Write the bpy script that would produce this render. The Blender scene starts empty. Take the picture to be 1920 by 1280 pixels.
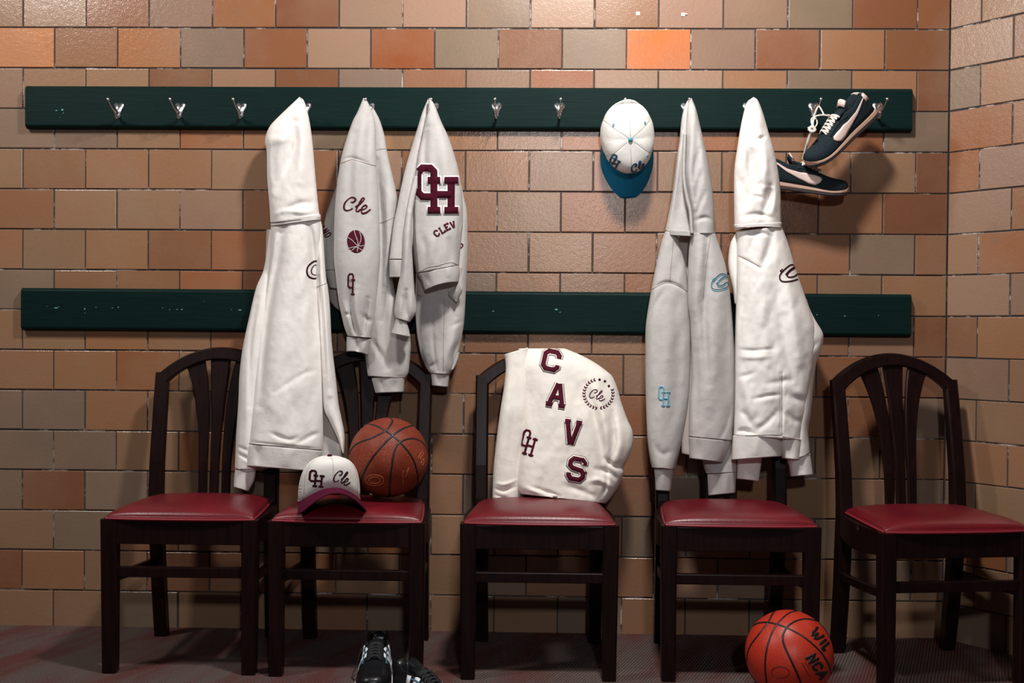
import bpy, bmesh, math, random
import numpy as np
from mathutils import Vector, Matrix, noise
from mathutils.bvhtree import BVHTree

S = bpy.context.scene
COL = S.collection
rnd = random.Random(7)

# ------------------------------------------------------------------ camera
FPX = 2050.0
CAM = np.array([0.0, -3.481, 0.973])
YAW, PITCH, ROLL = -0.0216, 0.0128, -0.0080
_cy, _sy, _cp, _sp = math.cos(YAW), math.sin(YAW), math.cos(PITCH), math.sin(PITCH)
_fw = np.array([_sy*_cp, _cy*_cp, -_sp])
_rt0 = np.array([_cy, -_sy, 0.0])
_up0 = np.cross(_rt0, _fw)
_rt = _rt0*math.cos(ROLL) - _up0*math.sin(ROLL)
_up = _rt0*math.sin(ROLL) + _up0*math.cos(ROLL)
cd = bpy.data.cameras.new('camera')
cam = bpy.data.objects.new('camera', cd)
COL.objects.link(cam)
cd.sensor_width = 36.0
cd.lens = FPX/1920*36.0
cd.clip_start = 0.05
m = Matrix.Identity(4)
for i in range(3):
    m[i][0] = _rt[i]; m[i][1] = _up[i]; m[i][2] = -_fw[i]; m[i][3] = CAM[i]
cam.matrix_world = m
S.camera = cam

# ------------------------------------------------------------------ view + light
S.view_settings.view_transform = 'Standard'
S.view_settings.look = 'None'
S.view_settings.gamma = 1.0
S.view_settings.use_curve_mapping = False
S.view_settings.exposure = 0.0

W = bpy.data.worlds.new('world'); S.world = W; W.use_nodes = True
W.node_tree.nodes['Background'].inputs[0].default_value = (0.75, 0.8, 1.0, 1)
W.node_tree.nodes['Background'].inputs[1].default_value = 0.022

def area(name, loc, target, size, power, color=(1, 1, 1), sy=None, spread=180):
    l = bpy.data.lights.new(name, 'AREA'); l.energy = power; l.color = color
    l.size = size
    if sy: l.shape = 'RECTANGLE'; l.size_y = sy
    l.spread = math.radians(spread)
    o = bpy.data.objects.new(name, l); COL.objects.link(o)
    o.location = loc
    d = Vector(target) - Vector(loc)
    o.rotation_euler = d.to_track_quat('-Z', 'Y').to_euler()
    return o
area('ceiling_lamp_centre', (0.22, -1.25, 2.85), (0.15, 0, 1.2), 0.20, 56, (1.0, 0.97, 0.93))
area('ceiling_lamp_left', (-2.3, -1.5, 2.85), (-1.0, 0, 1.2), 0.3, 36, (1.0, 0.95, 0.9))
area('lamp_behind_camera', (0.35, -4.7, 2.05), (0.1, 0, 1.1), 0.16, 36, (0.95, 0.97, 1.0))

# ------------------------------------------------------------------ projection helpers
def P(px, py, Y):
    """point at wall-parallel depth Y that the photograph shows at (px, py)"""
    px = np.asarray(px, float); py = np.asarray(py, float)
    d = _fw[None]*FPX + _rt[None]*(px.reshape(-1, 1)-960) - _up[None]*(py.reshape(-1, 1)-640)
    t = (np.asarray(Y, float).reshape(-1) - CAM[1])/d[:, 1]
    return CAM[None] + d*t[:, None]
def P1(px, py, Y):
    return Vector(P([px], [py], [Y])[0])
def ray(px, py):
    d = _fw*FPX + _rt*(px-960) - _up*(py-640)
    return Vector(d).normalized()

# ------------------------------------------------------------------ materials
def mat(name, col, rough=0.6, metal=0.0, spec=0.5, nodes=None, sheen=0.0, coat=0.0):
    M = bpy.data.materials.new(name); M.use_nodes = True
    b = M.node_tree.nodes['Principled BSDF']
    b.inputs['Base Color'].default_value = (*col, 1)
    b.inputs['Roughness'].default_value = rough
    b.inputs['Metallic'].default_value = metal
    b.inputs['Specular IOR Level'].default_value = spec
    if sheen:
        b.inputs['Sheen Weight'].default_value = sheen
        b.inputs['Sheen Roughness'].default_value = 0.5
    if coat:
        b.inputs['Coat Weight'].default_value = coat
        b.inputs['Coat Roughness'].default_value = 0.15
    if nodes: nodes(M.node_tree, b)
    return M
def N(t, typ, **kw):
    n = t.nodes.new(typ)
    for k, v in kw.items():
        if k.startswith('i_'):
            n.inputs[k[2:].replace('_', ' ')].default_value = v
        else: setattr(n, k, v)
    return n
def bump(t, b, src, strength, dist):
    bp = N(t, 'ShaderNodeBump'); bp.inputs['Strength'].default_value = strength
    bp.inputs['Distance'].default_value = dist
    t.links.new(src, bp.inputs['Height']); t.links.new(bp.outputs[0], b.inputs['Normal'])
    return bp
def mixc(t, fac, a, b, blend='MIX'):
    m = N(t, 'ShaderNodeMix', data_type='RGBA', blend_type=blend)
    for s, v in ((m.inputs[0], fac), (m.inputs[6], a), (m.inputs[7], b)):
        if hasattr(v, 'is_output') or isinstance(v, bpy.types.NodeSocket): t.links.new(v, s)
        elif isinstance(v, (int, float)): s.default_value = v
        else: s.default_value = (*v, 1)
    return m.outputs[2]
def noi(t, scale, detail=2, rough=0.5, vec=None):
    n = N(t, 'ShaderNodeTexNoise'); n.inputs['Scale'].default_value = scale
    n.inputs['Detail'].default_value = detail; n.inputs['Roughness'].default_value = rough
    if vec is not None: t.links.new(vec, n.inputs['Vector'])
    return n.outputs[0]
def ramp(t, src, a, b, ca=(0, 0, 0), cb=(1, 1, 1)):
    r = N(t, 'ShaderNodeValToRGB'); r.color_ramp.elements[0].position = a; r.color_ramp.elements[1].position = b
    r.color_ramp.elements[0].color = (*ca, 1); r.color_ramp.elements[1].color = (*cb, 1)
    t.links.new(src, r.inputs[0]); return r.outputs[0]
def geo(t): return N(t, 'ShaderNodeNewGeometry').outputs['Position']
def objc(t): return N(t, 'ShaderNodeTexCoord').outputs['Object']
def sr(r, g, b):
    f = lambda c: ((c/255+0.055)/1.055)**2.4 if c > 10 else c/255/12.92
    return (f(r), f(g), f(b))

def n_tile(t, b):
    at = N(t, 'ShaderNodeAttribute', attribute_name='tile'); pos = geo(t)
    c1 = mixc(t, ramp(t, noi(t, 3.2, 4, 0.6, pos), 0.42, 0.7), at.outputs[0], (0.30, 0.19, 0.125))
    c1m = mixc(t, 0.45, at.outputs[0], c1)
    c2 = mixc(t, ramp(t, noi(t, 420, 2, 0.7, pos), 0.56, 0.74), c1m, (0.12, 0.07, 0.045))
    c2m = mixc(t, 0.45, c1m, c2)
    c3 = mixc(t, ramp(t, noi(t, 11, 5, 0.75, pos), 0.3, 0.42, (1, 1, 1), (0, 0, 0)), c2m, (0.20, 0.13, 0.09))
    c3m = mixc(t, 0.35, c2m, c3)
    # pale scuffs
    c4 = mixc(t, ramp(t, noi(t, 9, 6, 0.8, pos), 0.73, 0.76), c3m, (0.62, 0.55, 0.48))
    t.links.new(c4, b.inputs['Base Color'])
    h = noi(t, 260, 2, 0.55, pos); h2 = noi(t, 70, 2, 0.5, pos)
    ad = N(t, 'ShaderNodeMath', operation='MULTIPLY_ADD'); t.links.new(h2, ad.inputs[0]); ad.inputs[1].default_value = 1.2; t.links.new(h, ad.inputs[2])
    bump(t, b, ad.outputs[0], 0.5, 0.0008)
    ra = noi(t, 1.7, 2, 0.5, pos)
    mr = N(t, 'ShaderNodeMapRange'); t.links.new(ra, mr.inputs[0]); mr.inputs[1].default_value = .35; mr.inputs[2].default_value = .65
    mr.inputs[3].default_value = .19; mr.inputs[4].default_value = .32; t.links.new(mr.outputs[0], b.inputs['Roughness'])
M_TILE = mat('glazed_block', (0.4, 0.25, 0.16), 0.32, spec=0.5, nodes=n_tile)
def n_mortar(t, b):
    pos = geo(t)
    c = mixc(t, ramp(t, noi(t, 5.5, 5, 0.75, pos), 0.54, 0.62), (0.055, 0.05, 0.052), (0.46, 0.42, 0.40))
    t.links.new(c, b.inputs['Base Color']); bump(t, b, noi(t, 300, 3, 0.6, pos), 0.6, 0.002)
M_MORTAR = mat('mortar', (0.06, 0.055, 0.055), 0.95, nodes=n_mortar)
def n_carpet(t, b):
    pos = geo(t)
    mp = N(t, 'ShaderNodeMapping'); mp.inputs['Rotation'].default_value = (0, 0, math.radians(-68)); t.links.new(pos, mp.inputs[0])
    w = N(t, 'ShaderNodeTexWave', wave_type='BANDS', bands_direction='Y'); w.inputs['Scale'].default_value = 36; w.inputs['Distortion'].default_value = 0.5
    w.inputs['Detail'].default_value = 3; w.inputs['Detail Scale'].default_value = 2.5
    t.links.new(mp.outputs[0], w.inputs['Vector'])
    mp2 = N(t, 'ShaderNodeMapping'); mp2.inputs['Scale'].default_value = (1.2, 5, 1)
    t.links.new(mp.outputs[0], mp2.inputs[0])
    patch = ramp(t, noi(t, 1.3, 3, 0.6, mp2.outputs[0]), 0.42, 0.6)
    c = mixc(t, patch, (0.21, 0.155, 0.14), (0.21, 0.078, 0.07))
    c2 = mixc(t, w.outputs[1], mixc(t, 0.6, c, (0.03, 0.02, 0.02)), c)
    c3 = mixc(t, ramp(t, noi(t, 260, 2, 0.6, pos), 0.3, 0.6), mixc(t, 0.5, c2, (0, 0, 0)), c2)
    t.links.new(c3, b.inputs['Base Color'])
    ad = N(t, 'ShaderNodeMath', operation='ADD'); t.links.new(w.outputs[1], ad.inputs[0]); t.links.new(noi(t, 260, 2, 0.6, pos), ad.inputs[1])
    bump(t, b, ad.outputs[0], 0.9, 0.004)
M_CARPET = mat('ribbed_carpet', (0.1, 0.06, 0.06), 0.98, spec=0.1, nodes=n_carpet)
def n_green(t, b):
    o = objc(t)
    mp = N(t, 'ShaderNodeMapping'); mp.inputs['Scale'].default_value = (2.5, 40, 55); t.links.new(o, mp.inputs[0])
    g = noi(t, 3.0, 4, 0.6, mp.outputs[0])
    c = mixc(t, ramp(t, g, 0.4, 0.75), (0.0022, 0.0125, 0.0112), (0.0036, 0.0175, 0.016))
    t.links.new(c, b.inputs['Base Color']); bump(t, b, g, 0.3, 0.001)
M_GREEN = mat('green_paint', (0.01, 0.035, 0.032), 0.5, spec=0.10, nodes=n_green)
M_CHIP = mat('chipped_paint', sr(95, 150, 145), 0.7)
M_HOLE = mat('screw_hole', (0.004, 0.006, 0.006), 0.8)
M_CHROME = mat('chrome', (0.85, 0.85, 0.88), 0.28, metal=1.0)
M_STEEL = mat('dull_screw', (0.32, 0.30, 0.30), 0.35, metal=1.0)
def n_wood(t, b):
    o = objc(t)
    mp = N(t, 'ShaderNodeMapping'); mp.inputs['Scale'].default_value = (30, 30, 3.0); t.links.new(o, mp.inputs[0])
    g = noi(t, 2.5, 4, 0.6, mp.outputs[0])
    c = mixc(t, ramp(t, g, 0.35, 0.7), (0.0065, 0.0022, 0.0022), (0.014, 0.0042, 0.004))
    c2 = mixc(t, ramp(t, noi(t, 16, 6, 0.8, geo(t)), 0.70, 0.74), c, (0.12, 0.055, 0.035))
    t.links.new(c2, b.inputs['Base Color']); bump(t, b, g, 0.25, 0.0006)
M_WOOD = mat('dark_mahogany', (0.03, 0.01, 0.01), 0.36, spec=0.22, nodes=n_wood)
def n_vinyl(t, b):
    o = objc(t); v = N(t, 'ShaderNodeTexVoronoi'); v.inputs['Scale'].default_value = 260; t.links.new(o, v.inputs['Vector'])
    c = mixc(t, ramp(t, noi(t, 7, 3, 0.6, o), 0.35, 0.7), (0.105, 0.0035, 0.0085), (0.15, 0.006, 0.012))
    t.links.new(c, b.inputs['Base Color']); bump(t, b, v.outputs[0], 0.25, 0.0006)
M_VINYL = mat('oxblood_vinyl', (0.2, 0.01, 0.02), 0.36, spec=0.5, nodes=n_vinyl)
M_PIPE = mat('piping_vinyl', (0.24, 0.018, 0.03), 0.4)

def cloth(name, base, alt, sc=900, heather=0.35, sheen=0.0, spec=0.1):
    def f(t, b):
        o = geo(t)
        c = mixc(t, ramp(t, noi(t, sc, 3, 0.7, o), 0.35, 0.7), base, alt)
        c = mixc(t, heather, base, c)
        t.links.new(c, b.inputs['Base Color'])
        ad = N(t, 'ShaderNodeMath', operation='MULTIPLY_ADD')
        t.links.new(noi(t, 18, 4, 0.55, o), ad.inputs[0]); ad.inputs[1].default_value = 3.2; t.links.new(noi(t, 700, 2, 0.6, o), ad.inputs[2])
        bump(t, b, ad.outputs[0], 0.5, 0.0022)
    return mat(name, base, 0.92, spec=spec, nodes=f, sheen=sheen)
M_CREAM = cloth('cream_fleece', (0.86, 0.82, 0.785), (0.74, 0.69, 0.65))
M_GREY = cloth('heather_fleece', (0.57, 0.545, 0.53), (0.37, 0.345, 0.33), 600, 0.6)
M_TEE = cloth('natural_jersey', (0.88, 0.82, 0.76), (0.76, 0.70, 0.63))
M_INNER_SHADE = cloth('shaded_inner_fleece', (0.50, 0.44, 0.40), (0.36, 0.31, 0.28))  # darker copy of the garment fleece; shade of the insides put into its colour
M_THREAD_SHADE = mat('thread_and_seam_shade', (0.34, 0.28, 0.25), 0.9)  # cap thread and mark; along garment seams its dark tone paints groove shade
M_MAROON = cloth('maroon_felt', (0.062, 0.0045, 0.015), (0.04, 0.003, 0.010), 500, 0.5)
M_PRINT = mat('maroon_ink', (0.070, 0.005, 0.016), 0.85, spec=0.15)
M_WHITE = mat('white_felt', (0.82, 0.80, 0.80), 0.9)
M_TEAL = mat('teal_thread', sr(84, 156, 178), 0.6)
M_DTEAL = mat('deep_teal_thread', sr(25, 66, 92), 0.6)
M_TEALL = mat('pale_teal_thread', sr(150, 196, 208), 0.6)
M_BLACKT = mat('plum_thread', (0.035, 0.004, 0.010), 0.8, spec=0.15)
M_CAPW = cloth('white_twill', (0.86, 0.84, 0.80), (0.74, 0.72, 0.68))
M_CAPB = cloth('blue_twill', sr(28, 112, 150), sr(20, 90, 124))
M_CAPM = cloth('maroon_twill', (0.085, 0.006, 0.025), (0.06, 0.004, 0.018))
M_UNDER = mat('black_underbrim_and_crown_shade', (0.012, 0.012, 0.014), 0.6)
def n_balls(base, dark, sc, st):
    def f(t, b):
        o = objc(t); v = N(t, 'ShaderNodeTexVoronoi'); v.inputs['Scale'].default_value = sc; t.links.new(o, v.inputs['Vector'])
        c = mixc(t, ramp(t, v.outputs[0], 0.1, 0.6), base, dark)
        if st: c = mixc(t, ramp(t, noi(t, 14, 4, 0.7, o), 0.4, 0.65), c, dark)
        t.links.new(c, b.inputs['Base Color']); bump(t, b, v.outputs[0], -0.4, 0.0012)
    return f
M_BALL1 = mat('worn_leather', sr(165, 78, 40), 0.55, spec=0.35, nodes=n_balls(sr(168, 78, 40), sr(112, 40, 22), 330, True))
M_BALL2 = mat('orange_rubber', sr(205, 62, 38), 0.42, spec=0.4, nodes=n_balls(sr(206, 66, 40), sr(176, 46, 30), 380, False))
M_SEAM = mat('black_channel', (0.008, 0.008, 0.010), 0.4)
M_EMBOSS = mat('embossed_leather', sr(195, 100, 60), 0.5)
M_SUEDE = cloth('black_suede', (0.010, 0.017, 0.021), (0.026, 0.038, 0.045), 260, 0.7)
M_LEATH = mat('black_leather', (0.008, 0.009, 0.011), 0.32, spec=0.5)
M_LINING = mat('dark_lining', (0.010, 0.014, 0.018), 0.9)
M_SWOOSH = mat('pale_pink_leather', sr(222, 196, 188), 0.55)
M_MID = mat('aged_foam_midsole', sr(196, 160, 140), 0.7)
M_OUT = mat('dark_outsole', (0.03, 0.02, 0.022), 0.7)
M_LACE = mat('cream_lace', sr(228, 216, 204), 0.85)
M_BLACE = mat('black_lace', (0.012, 0.012, 0.014), 0.8)
M_STRIPE = mat('white_leather', (0.78, 0.80, 0.82), 0.45)
M_BSTR = mat('blue_grey_trim', sr(70, 110, 140), 0.5)
M_TAPE = mat('paper_scrap', (0.6, 0.58, 0.55), 0.8)

# ------------------------------------------------------------------ object helpers
def link(name, me, mats, parent=None, smooth=True):
    o = bpy.data.objects.new(name, me); COL.objects.link(o)
    for mm in (mats if isinstance(mats, (list, tuple)) else [mats]): me.materials.append(mm)
    if smooth: me.polygons.foreach_set('use_smooth', [True]*len(me.polygons))
    if parent is not None:
        o.parent = parent
        o.matrix_parent_inverse = Matrix.Translation(-Vector(parent.location)) if not parent.get('rot') else Matrix.Identity(4)
    return o
def mesh(name, V, F, mats, parent=None, smooth=True):
    me = bpy.data.meshes.new(name); me.from_pydata([tuple(map(float, v)) for v in V], [], F); me.update()
    return link(name, me, mats, parent, smooth)
def bm_obj(name, bm, mats, parent=None, smooth=False):
    bmesh.ops.recalc_face_normals(bm, faces=bm.faces)
    me = bpy.data.meshes.new(name); bm.to_mesh(me); bm.free()
    return link(name, me, mats, parent, smooth)
def thing(name, label, cat, loc=(0, 0, 0), group=None):
    o = bpy.data.objects.new(name, None); COL.objects.link(o); o.location = loc
    o.empty_display_size = 0.05
    o['label'] = label; o['category'] = cat
    if group: o['group'] = group
    return o
def tag(o, label, cat, group=None):
    o['label'] = label; o['category'] = cat
    if group: o['group'] = group
    return o
def catmull(pts, n=12):
    p = np.array(pts, float)
    if len(p) < 3:
        return np.array([p[0]+(p[-1]-p[0])*t for t in np.linspace(0, 1, n*max(1, len(p)-1)+1)])
    q = np.vstack([2*p[0]-p[1], p, 2*p[-1]-p[-2]]); out = []
    for i in range(len(p)-1):
        a, b, c, d = q[i:i+4]
        for k in range(n):
            t = k/n
            out.append(0.5*((2*b)+(-a+c)*t+(2*a-5*b+4*c-d)*t*t+(-a+3*b-3*c+d)*t**3))
    out.append(p[-1]); return np.array(out)
def tube_data(pts, r, seg=8, caps=True):
    pts = [Vector(p) for p in pts]; V = []; F = []; n = len(pts)
    rr = r if isinstance(r, (list, tuple, np.ndarray)) else [r]*n
    nrm = None
    for i, p in enumerate(pts):
        t = (pts[min(i+1, n-1)]-pts[max(i-1, 0)]).normalized()
        if nrm is None:
            nrm = t.orthogonal().normalized()
        nrm = (nrm - t*nrm.dot(t)).normalized(); bn = t.cross(nrm)
        for k in range(seg):
            a = 2*math.pi*k/seg; V.append(p+(nrm*math.cos(a)+bn*math.sin(a))*rr[i])
    for i in range(n-1):
        for k in range(seg):
            F.append((i*seg+k, i*seg+(k+1) % seg, (i+1)*seg+(k+1) % seg, (i+1)*seg+k))
    if caps:
        F.append(tuple(range(seg))[::-1]); F.append(tuple((n-1)*seg+k for k in range(seg)))
    return V, F
def merge(parts):
    V = []; F = []
    for v, f in parts:
        o = len(V); V += list(v); F += [tuple(i+o for i in q) for q in f]
    return V, F
def ball_data(c, r, n=10):
    V = []; F = []
    c = Vector(c)
    for i in range(n+1):
        th = math.pi*i/n
        for k in range(2*n):
            ph = math.pi*k/n
            V.append(c+Vector((math.sin(th)*math.cos(ph), math.sin(th)*math.sin(ph), math.cos(th)))*r)
    for i in range(n):
        for k in range(2*n):
            F.append((i*2*n+k, (i+1)*2*n+k, (i+1)*2*n+(k+1) % (2*n), i*2*n+(k+1) % (2*n)))
    return V, F
def box_bm(bm, x0, x1, y0, y1, z0, z1, bev=0.0):
    r = bmesh.ops.create_cube(bm, size=1.0)
    for v in r['verts']:
        v.co = Vector(((x0+x1)/2+v.co.x*(x1-x0), (y0+y1)/2+v.co.y*(y1-y0), (z0+z1)/2+v.co.z*(z1-z0)))
    if bev:
        es = list({e for v in r['verts'] for e in v.link_edges})
        bmesh.ops.bevel(bm, geom=es, offset=bev, segments=2, affect='EDGES', profile=0.6)

# ------------------------------------------------------------------ block walls
TW, TH = 0.2032, 0.129
Z0 = -0.0135
XC = 1.296
PAL = {'g': (134, 115, 99), 'l': (158, 127, 109), 't': (150, 117, 92), 's': (152, 110, 82), 'o': (152, 100, 68),
       'b': (134, 88, 62), 'B': (146, 80, 44), 'O': (190, 128, 82), 'X': (208, 116, 58)}
# one string per course from the top, blocks counted leftward from the corner
COURSE = {16: 'bbgllslgllbolslt'[::1], 15: 'bsblXgbgBlbgOsO', 14: 'bsgsllolsgbtbttl', 13: 'gbsobslstgsotggb',
          12: 'btsststsolstssst', 11: 'bsbssotslosltts', 10: 'sgsbssttsstosst', 9: 'stssotsgotbossg', 8: 'btsssttssttosst',
          7: 'bosstsssosstosss', 6: 'gbsstosstsgotsgg', 5: 'stggsstsstgotggt', 4: 'gttsgstgstbgtgbg', 3: 'sgtggostogttsgtt',
          2: 'tgsgtssgttosbtsbt', 1: 'ttgtsgttgsttgtt'}
def tile_wall(name, origin, ux, length_r, n_left, flip, zmax=2.75, half0=0.5, seed=1):
    """origin: corner at floor level. blocks run from the corner along -ux (n_left of them) in running bond"""
    r = random.Random(seed); ux = Vector(ux).normalized(); nrm = Vector((ux.y, -ux.x, 0)) * (1 if not flip else -1)
    V = []; F = []; C = []; MI = []
    nz = int((zmax-Z0)/TH)+1
    for j in range(nz):
        z0 = Z0+j*TH; z1 = z0+TH
        off = half0 if (j % 2 == 1) else 0.0
        code = COURSE.get(j+1, '')
        for i in range(n_left+1):
            a = (i-1+off)*TW if off else i*TW; b = a+TW
            a = max(a, 0.0)
            if b > n_left*TW+1e-6 or b-a < 0.01: 
                continue
            ch = code[i] if i < len(code) else r.choice('sssssttttogl')
            if flip: ch = r.choice('sssttollgt') if j > 4 else r.choice('stotgs')
            c = np.array(PAL[ch])*(0.945, .925, .90)*(1+r.uniform(-0.05, 0.05)) + np.array([r.uniform(-1.5, 1.5) for _ in range(3)])
            if r.random() < 0.08: 
                c = c*0.93
            c = sr(*np.clip(c, 0, 255))
            g = 0.0019
            jt = [r.uniform(-.0006, .0006) for _ in range(4)]
            out = r.uniform(-0.0007, 0.0007)
            aa, bb, zz0, zz1 = a+g+jt[0], b-g+jt[1], z0+g+jt[2], z1-g+jt[3]
            if zz0 < 0.0: zz0 = -0.004
            base = len(V); e = 0.0022
            for (s, z, d) in ((aa, zz0, -0.004), (bb, zz0, -0.004), (bb, zz1, -0.004), (aa, zz1, -0.004),
                              (aa+e*.3, zz0+e*.3, -e*.35), (bb-e*.3, zz0+e*.3, -e*.35), (bb-e*.3, zz1-e*.3, -e*.35), (aa+e*.3, zz1-e*.3, -e*.35),
                              (aa+e, zz0+e, out), (bb-e, zz0+e, out), (bb-e, zz1-e, out), (aa+e, zz1-e, out)):
                V.append(Vector(origin)-ux*s+Vector((0, 0, z))+nrm*d)
            fs = [(0, 1, 5, 4), (1, 2, 6, 5), (2, 3, 7, 6), (3, 0, 4, 7), (4, 5, 9, 8), (5, 6, 10, 9), (6, 7, 11, 10), (7, 4, 8, 11), (8, 9, 10, 11)]
            for f in fs:
                F.append(tuple(base+k for k in f)); C.append(c); MI.append(0)
    # mortar bed and the body of the wall behind it
    b0 = len(V); Ln = n_left*TW
    for s, z, d in ((0, -0.02, -0.0035), (Ln, -0.02, -0.0035), (Ln, zmax, -0.0035), (0, zmax, -0.0035), (-.0, -0.02, -0.12), (Ln, -0.02, -0.12), (Ln, zmax, -0.12), (-.0, zmax, -0.12)):
        V.append(Vector(origin)-ux*s+Vector((0, 0, z))+nrm*d)
    for f in ((0, 1, 2, 3), (4, 5, 6, 7), (0, 1, 5, 4), (1, 2, 6, 5), (2, 3, 7, 6), (3, 0, 4, 7)):
        F.append(tuple(b0+k for k in f)); C.append((0.06, 0.06, 0.06)); MI.append(1)
    me = bpy.data.meshes.new(name); me.from_pydata([tuple(v) for v in V], [], F)
    at = me.attributes.new('tile', 'FLOAT_COLOR', 'FACE')
    at.data.foreach_set('color', np.array([(*c, 1.0) for c in C], 'f').ravel())
    o = link(name, me, [M_TILE, M_MORTAR], None, False)
    me.polygons.foreach_set('material_index', MI)
    bm = bmesh.new(); bm.from_mesh(me); bmesh.ops.recalc_face_normals(bm, faces=bm.faces); bm.to_mesh(me); bm.free()
    o['kind'] = 'structure'
    return o
tile_wall('wall_back', (XC, 0, 0), (1, 0, 0), 0, 22, False, seed=3)
TR = math.radians(50)
rdir = Vector((math.cos(TR), -math.sin(TR), 0))
tile_wall('wall_right', (XC, 0, 0), -rdir, 0, 8, True, seed=5)
bm = bmesh.new()
box_bm(bm, -3.2, 3.3, -4.6, 0.1, -0.05, 0.0)
fl = bm_obj('floor', bm, M_CARPET); fl['kind'] = 'structure'
# two paper scraps stuck high on the wall
for i, (x, y, lab) in enumerate(((1196, 25, 'small torn paper scrap on the orange-brown block near the top edge'), (1281, 27, 'small frayed tape scrap high on the wall, right of the other'))):
    c = P1(x, y, -0.001); bm = bmesh.new()
    box_bm(bm, c.x-.006, c.x+.006, -0.0020, -0.0006, c.z-.006, c.z+.005)
    box_bm(bm, c.x-.003, c.x+.009*(i+.4), -0.0028, -0.0020, c.z-.001, c.z+.003)
    tag(bm_obj('tape_scrap', bm, M_TAPE), lab, 'scrap')

# ------------------------------------------------------------------ rails
RY = -0.024
def rail(label, xl, xr, yt, yb):
    a = P1(xl, (yt+yb)/2, RY); b = P1(xr, (yt+yb)/2, RY)
    zt = P1(960, yt, RY).z; zb = P1(960, yb, RY).z
    root = thing('coat_rail', label, 'coat rail', ((a.x+b.x)/2, 0, (zt+zb)/2))
    c = 0.008
    prof = [(-0.0003, zb), (-0.012, zb), (RY+0.002, zb+c*0.8), (RY, zb+c*1.4), (RY, zt-c*1.2), (RY+0.002, zt-c*.8), (-0.014, zt), (-0.0003, zt)]
    V = []; F = []; n = len(prof); xs = np.linspace(a.x, b.x, 2)
    for x in xs:
        for (y, z) in prof: V.append((x, y, z))
    for k in range(n): F.append((k, (k+1) % n, n+(k+1) % n, n+k))
    F.append(tuple(range(n))); F.append(tuple(range(n, 2*n))[::-1])
    o = mesh('board', V, F, M_GREEN, root, False)
    return root, zt, zb
upper, uzt, uzb = rail('dark green painted upper rail with chrome coat hooks', 47, 1711, 163, 243.5)
lower, lzt, lzb = rail('dark green painted lower rail with no hooks, running behind the hanging clothes', 39, 1709, 546, 626)

def hook(px, py=206, tilt=0.0):
    c = P1(px, py, RY); r = bpy.data.objects.new('coat_hook', None)
    COL.objects.link(r); r.parent = upper; r.location = c - Vector(upper.location)
    r.empty_display_size = .02
    parts = []
    # back plate: two screw lobes running down to a tongue
    n = 20; out = []
    for (x, z) in [(0, .019), (.009, .023), (.0160, .018), (.0165, .009), (.010, -.001), (.0058, -.012), (.0060, -.021), (0, -.027), (-.0060, -.021), (-.0058, -.012), (-.010, -.001), (-.0165, .009), (-.0160, .018), (-.009, .023)]:
        out.append((x, z))
    V = [(x, -0.0002, z) for x, z in out]+[(x*.94, -0.0035, z*.96) for x, z in out]; k = len(out)
    F = [(i, (i+1) % k, k+(i+1) % k, k+i) for i in range(k)]+[tuple(range(k, 2*k))]
    parts.append((V, F))
    p1 = catmull([(0, -.003, -.018), (0, -.018, -.022), (0, -.036, -.012), (tilt*.5, -.056, -.002), (tilt, -.080, .017)], 8)
    parts.append(tube_data(p1, np.linspace(.0034, .0018, len(p1)), 8)); parts.append(ball_data(p1[-1], .0048, 6))
    p2 = catmull([(0, -.003, -.020), (0, -.014, -.029), (0, -.026, -.026), (0, -.032, -.014)], 8)
    parts.append(tube_data(p2, np.linspace(.004, .0024, len(p2)), 8)); parts.append(ball_data(p2[-1], .0042, 6))
    V, F = merge(parts)
    me = bpy.data.meshes.new('hook_body'); me.from_pydata([tuple(v) for v in V], [], F)
    o = bpy.data.objects.new('hook_body', me); COL.objects.link(o); me.materials.append(M_CHROME); o.parent = r
    me.polygons.foreach_set('use_smooth', [True]*len(me.polygons))
    for sx in (-1, 1):
        V, F = ball_data((sx*.0075, -.0034, .0125), .0034, 5)
        me = bpy.data.meshes.new('screw'); me.from_pydata([tuple(v) for v in V], [], F)
        q = bpy.data.objects.new('screw', me); COL.objects.link(q); me.materials.append(M_STEEL); q.parent = r
    return r
for px, tl in ((223, -.004), (338, -.006), (453, -.005), (574, 0), (693, 0), (813, 0), (931, -.002), (1049, .002), (1166, .004), (1286, 0), (1402, 0), (1525, .003), (1645, .005)):
    hook(px, 206, tl)
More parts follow.
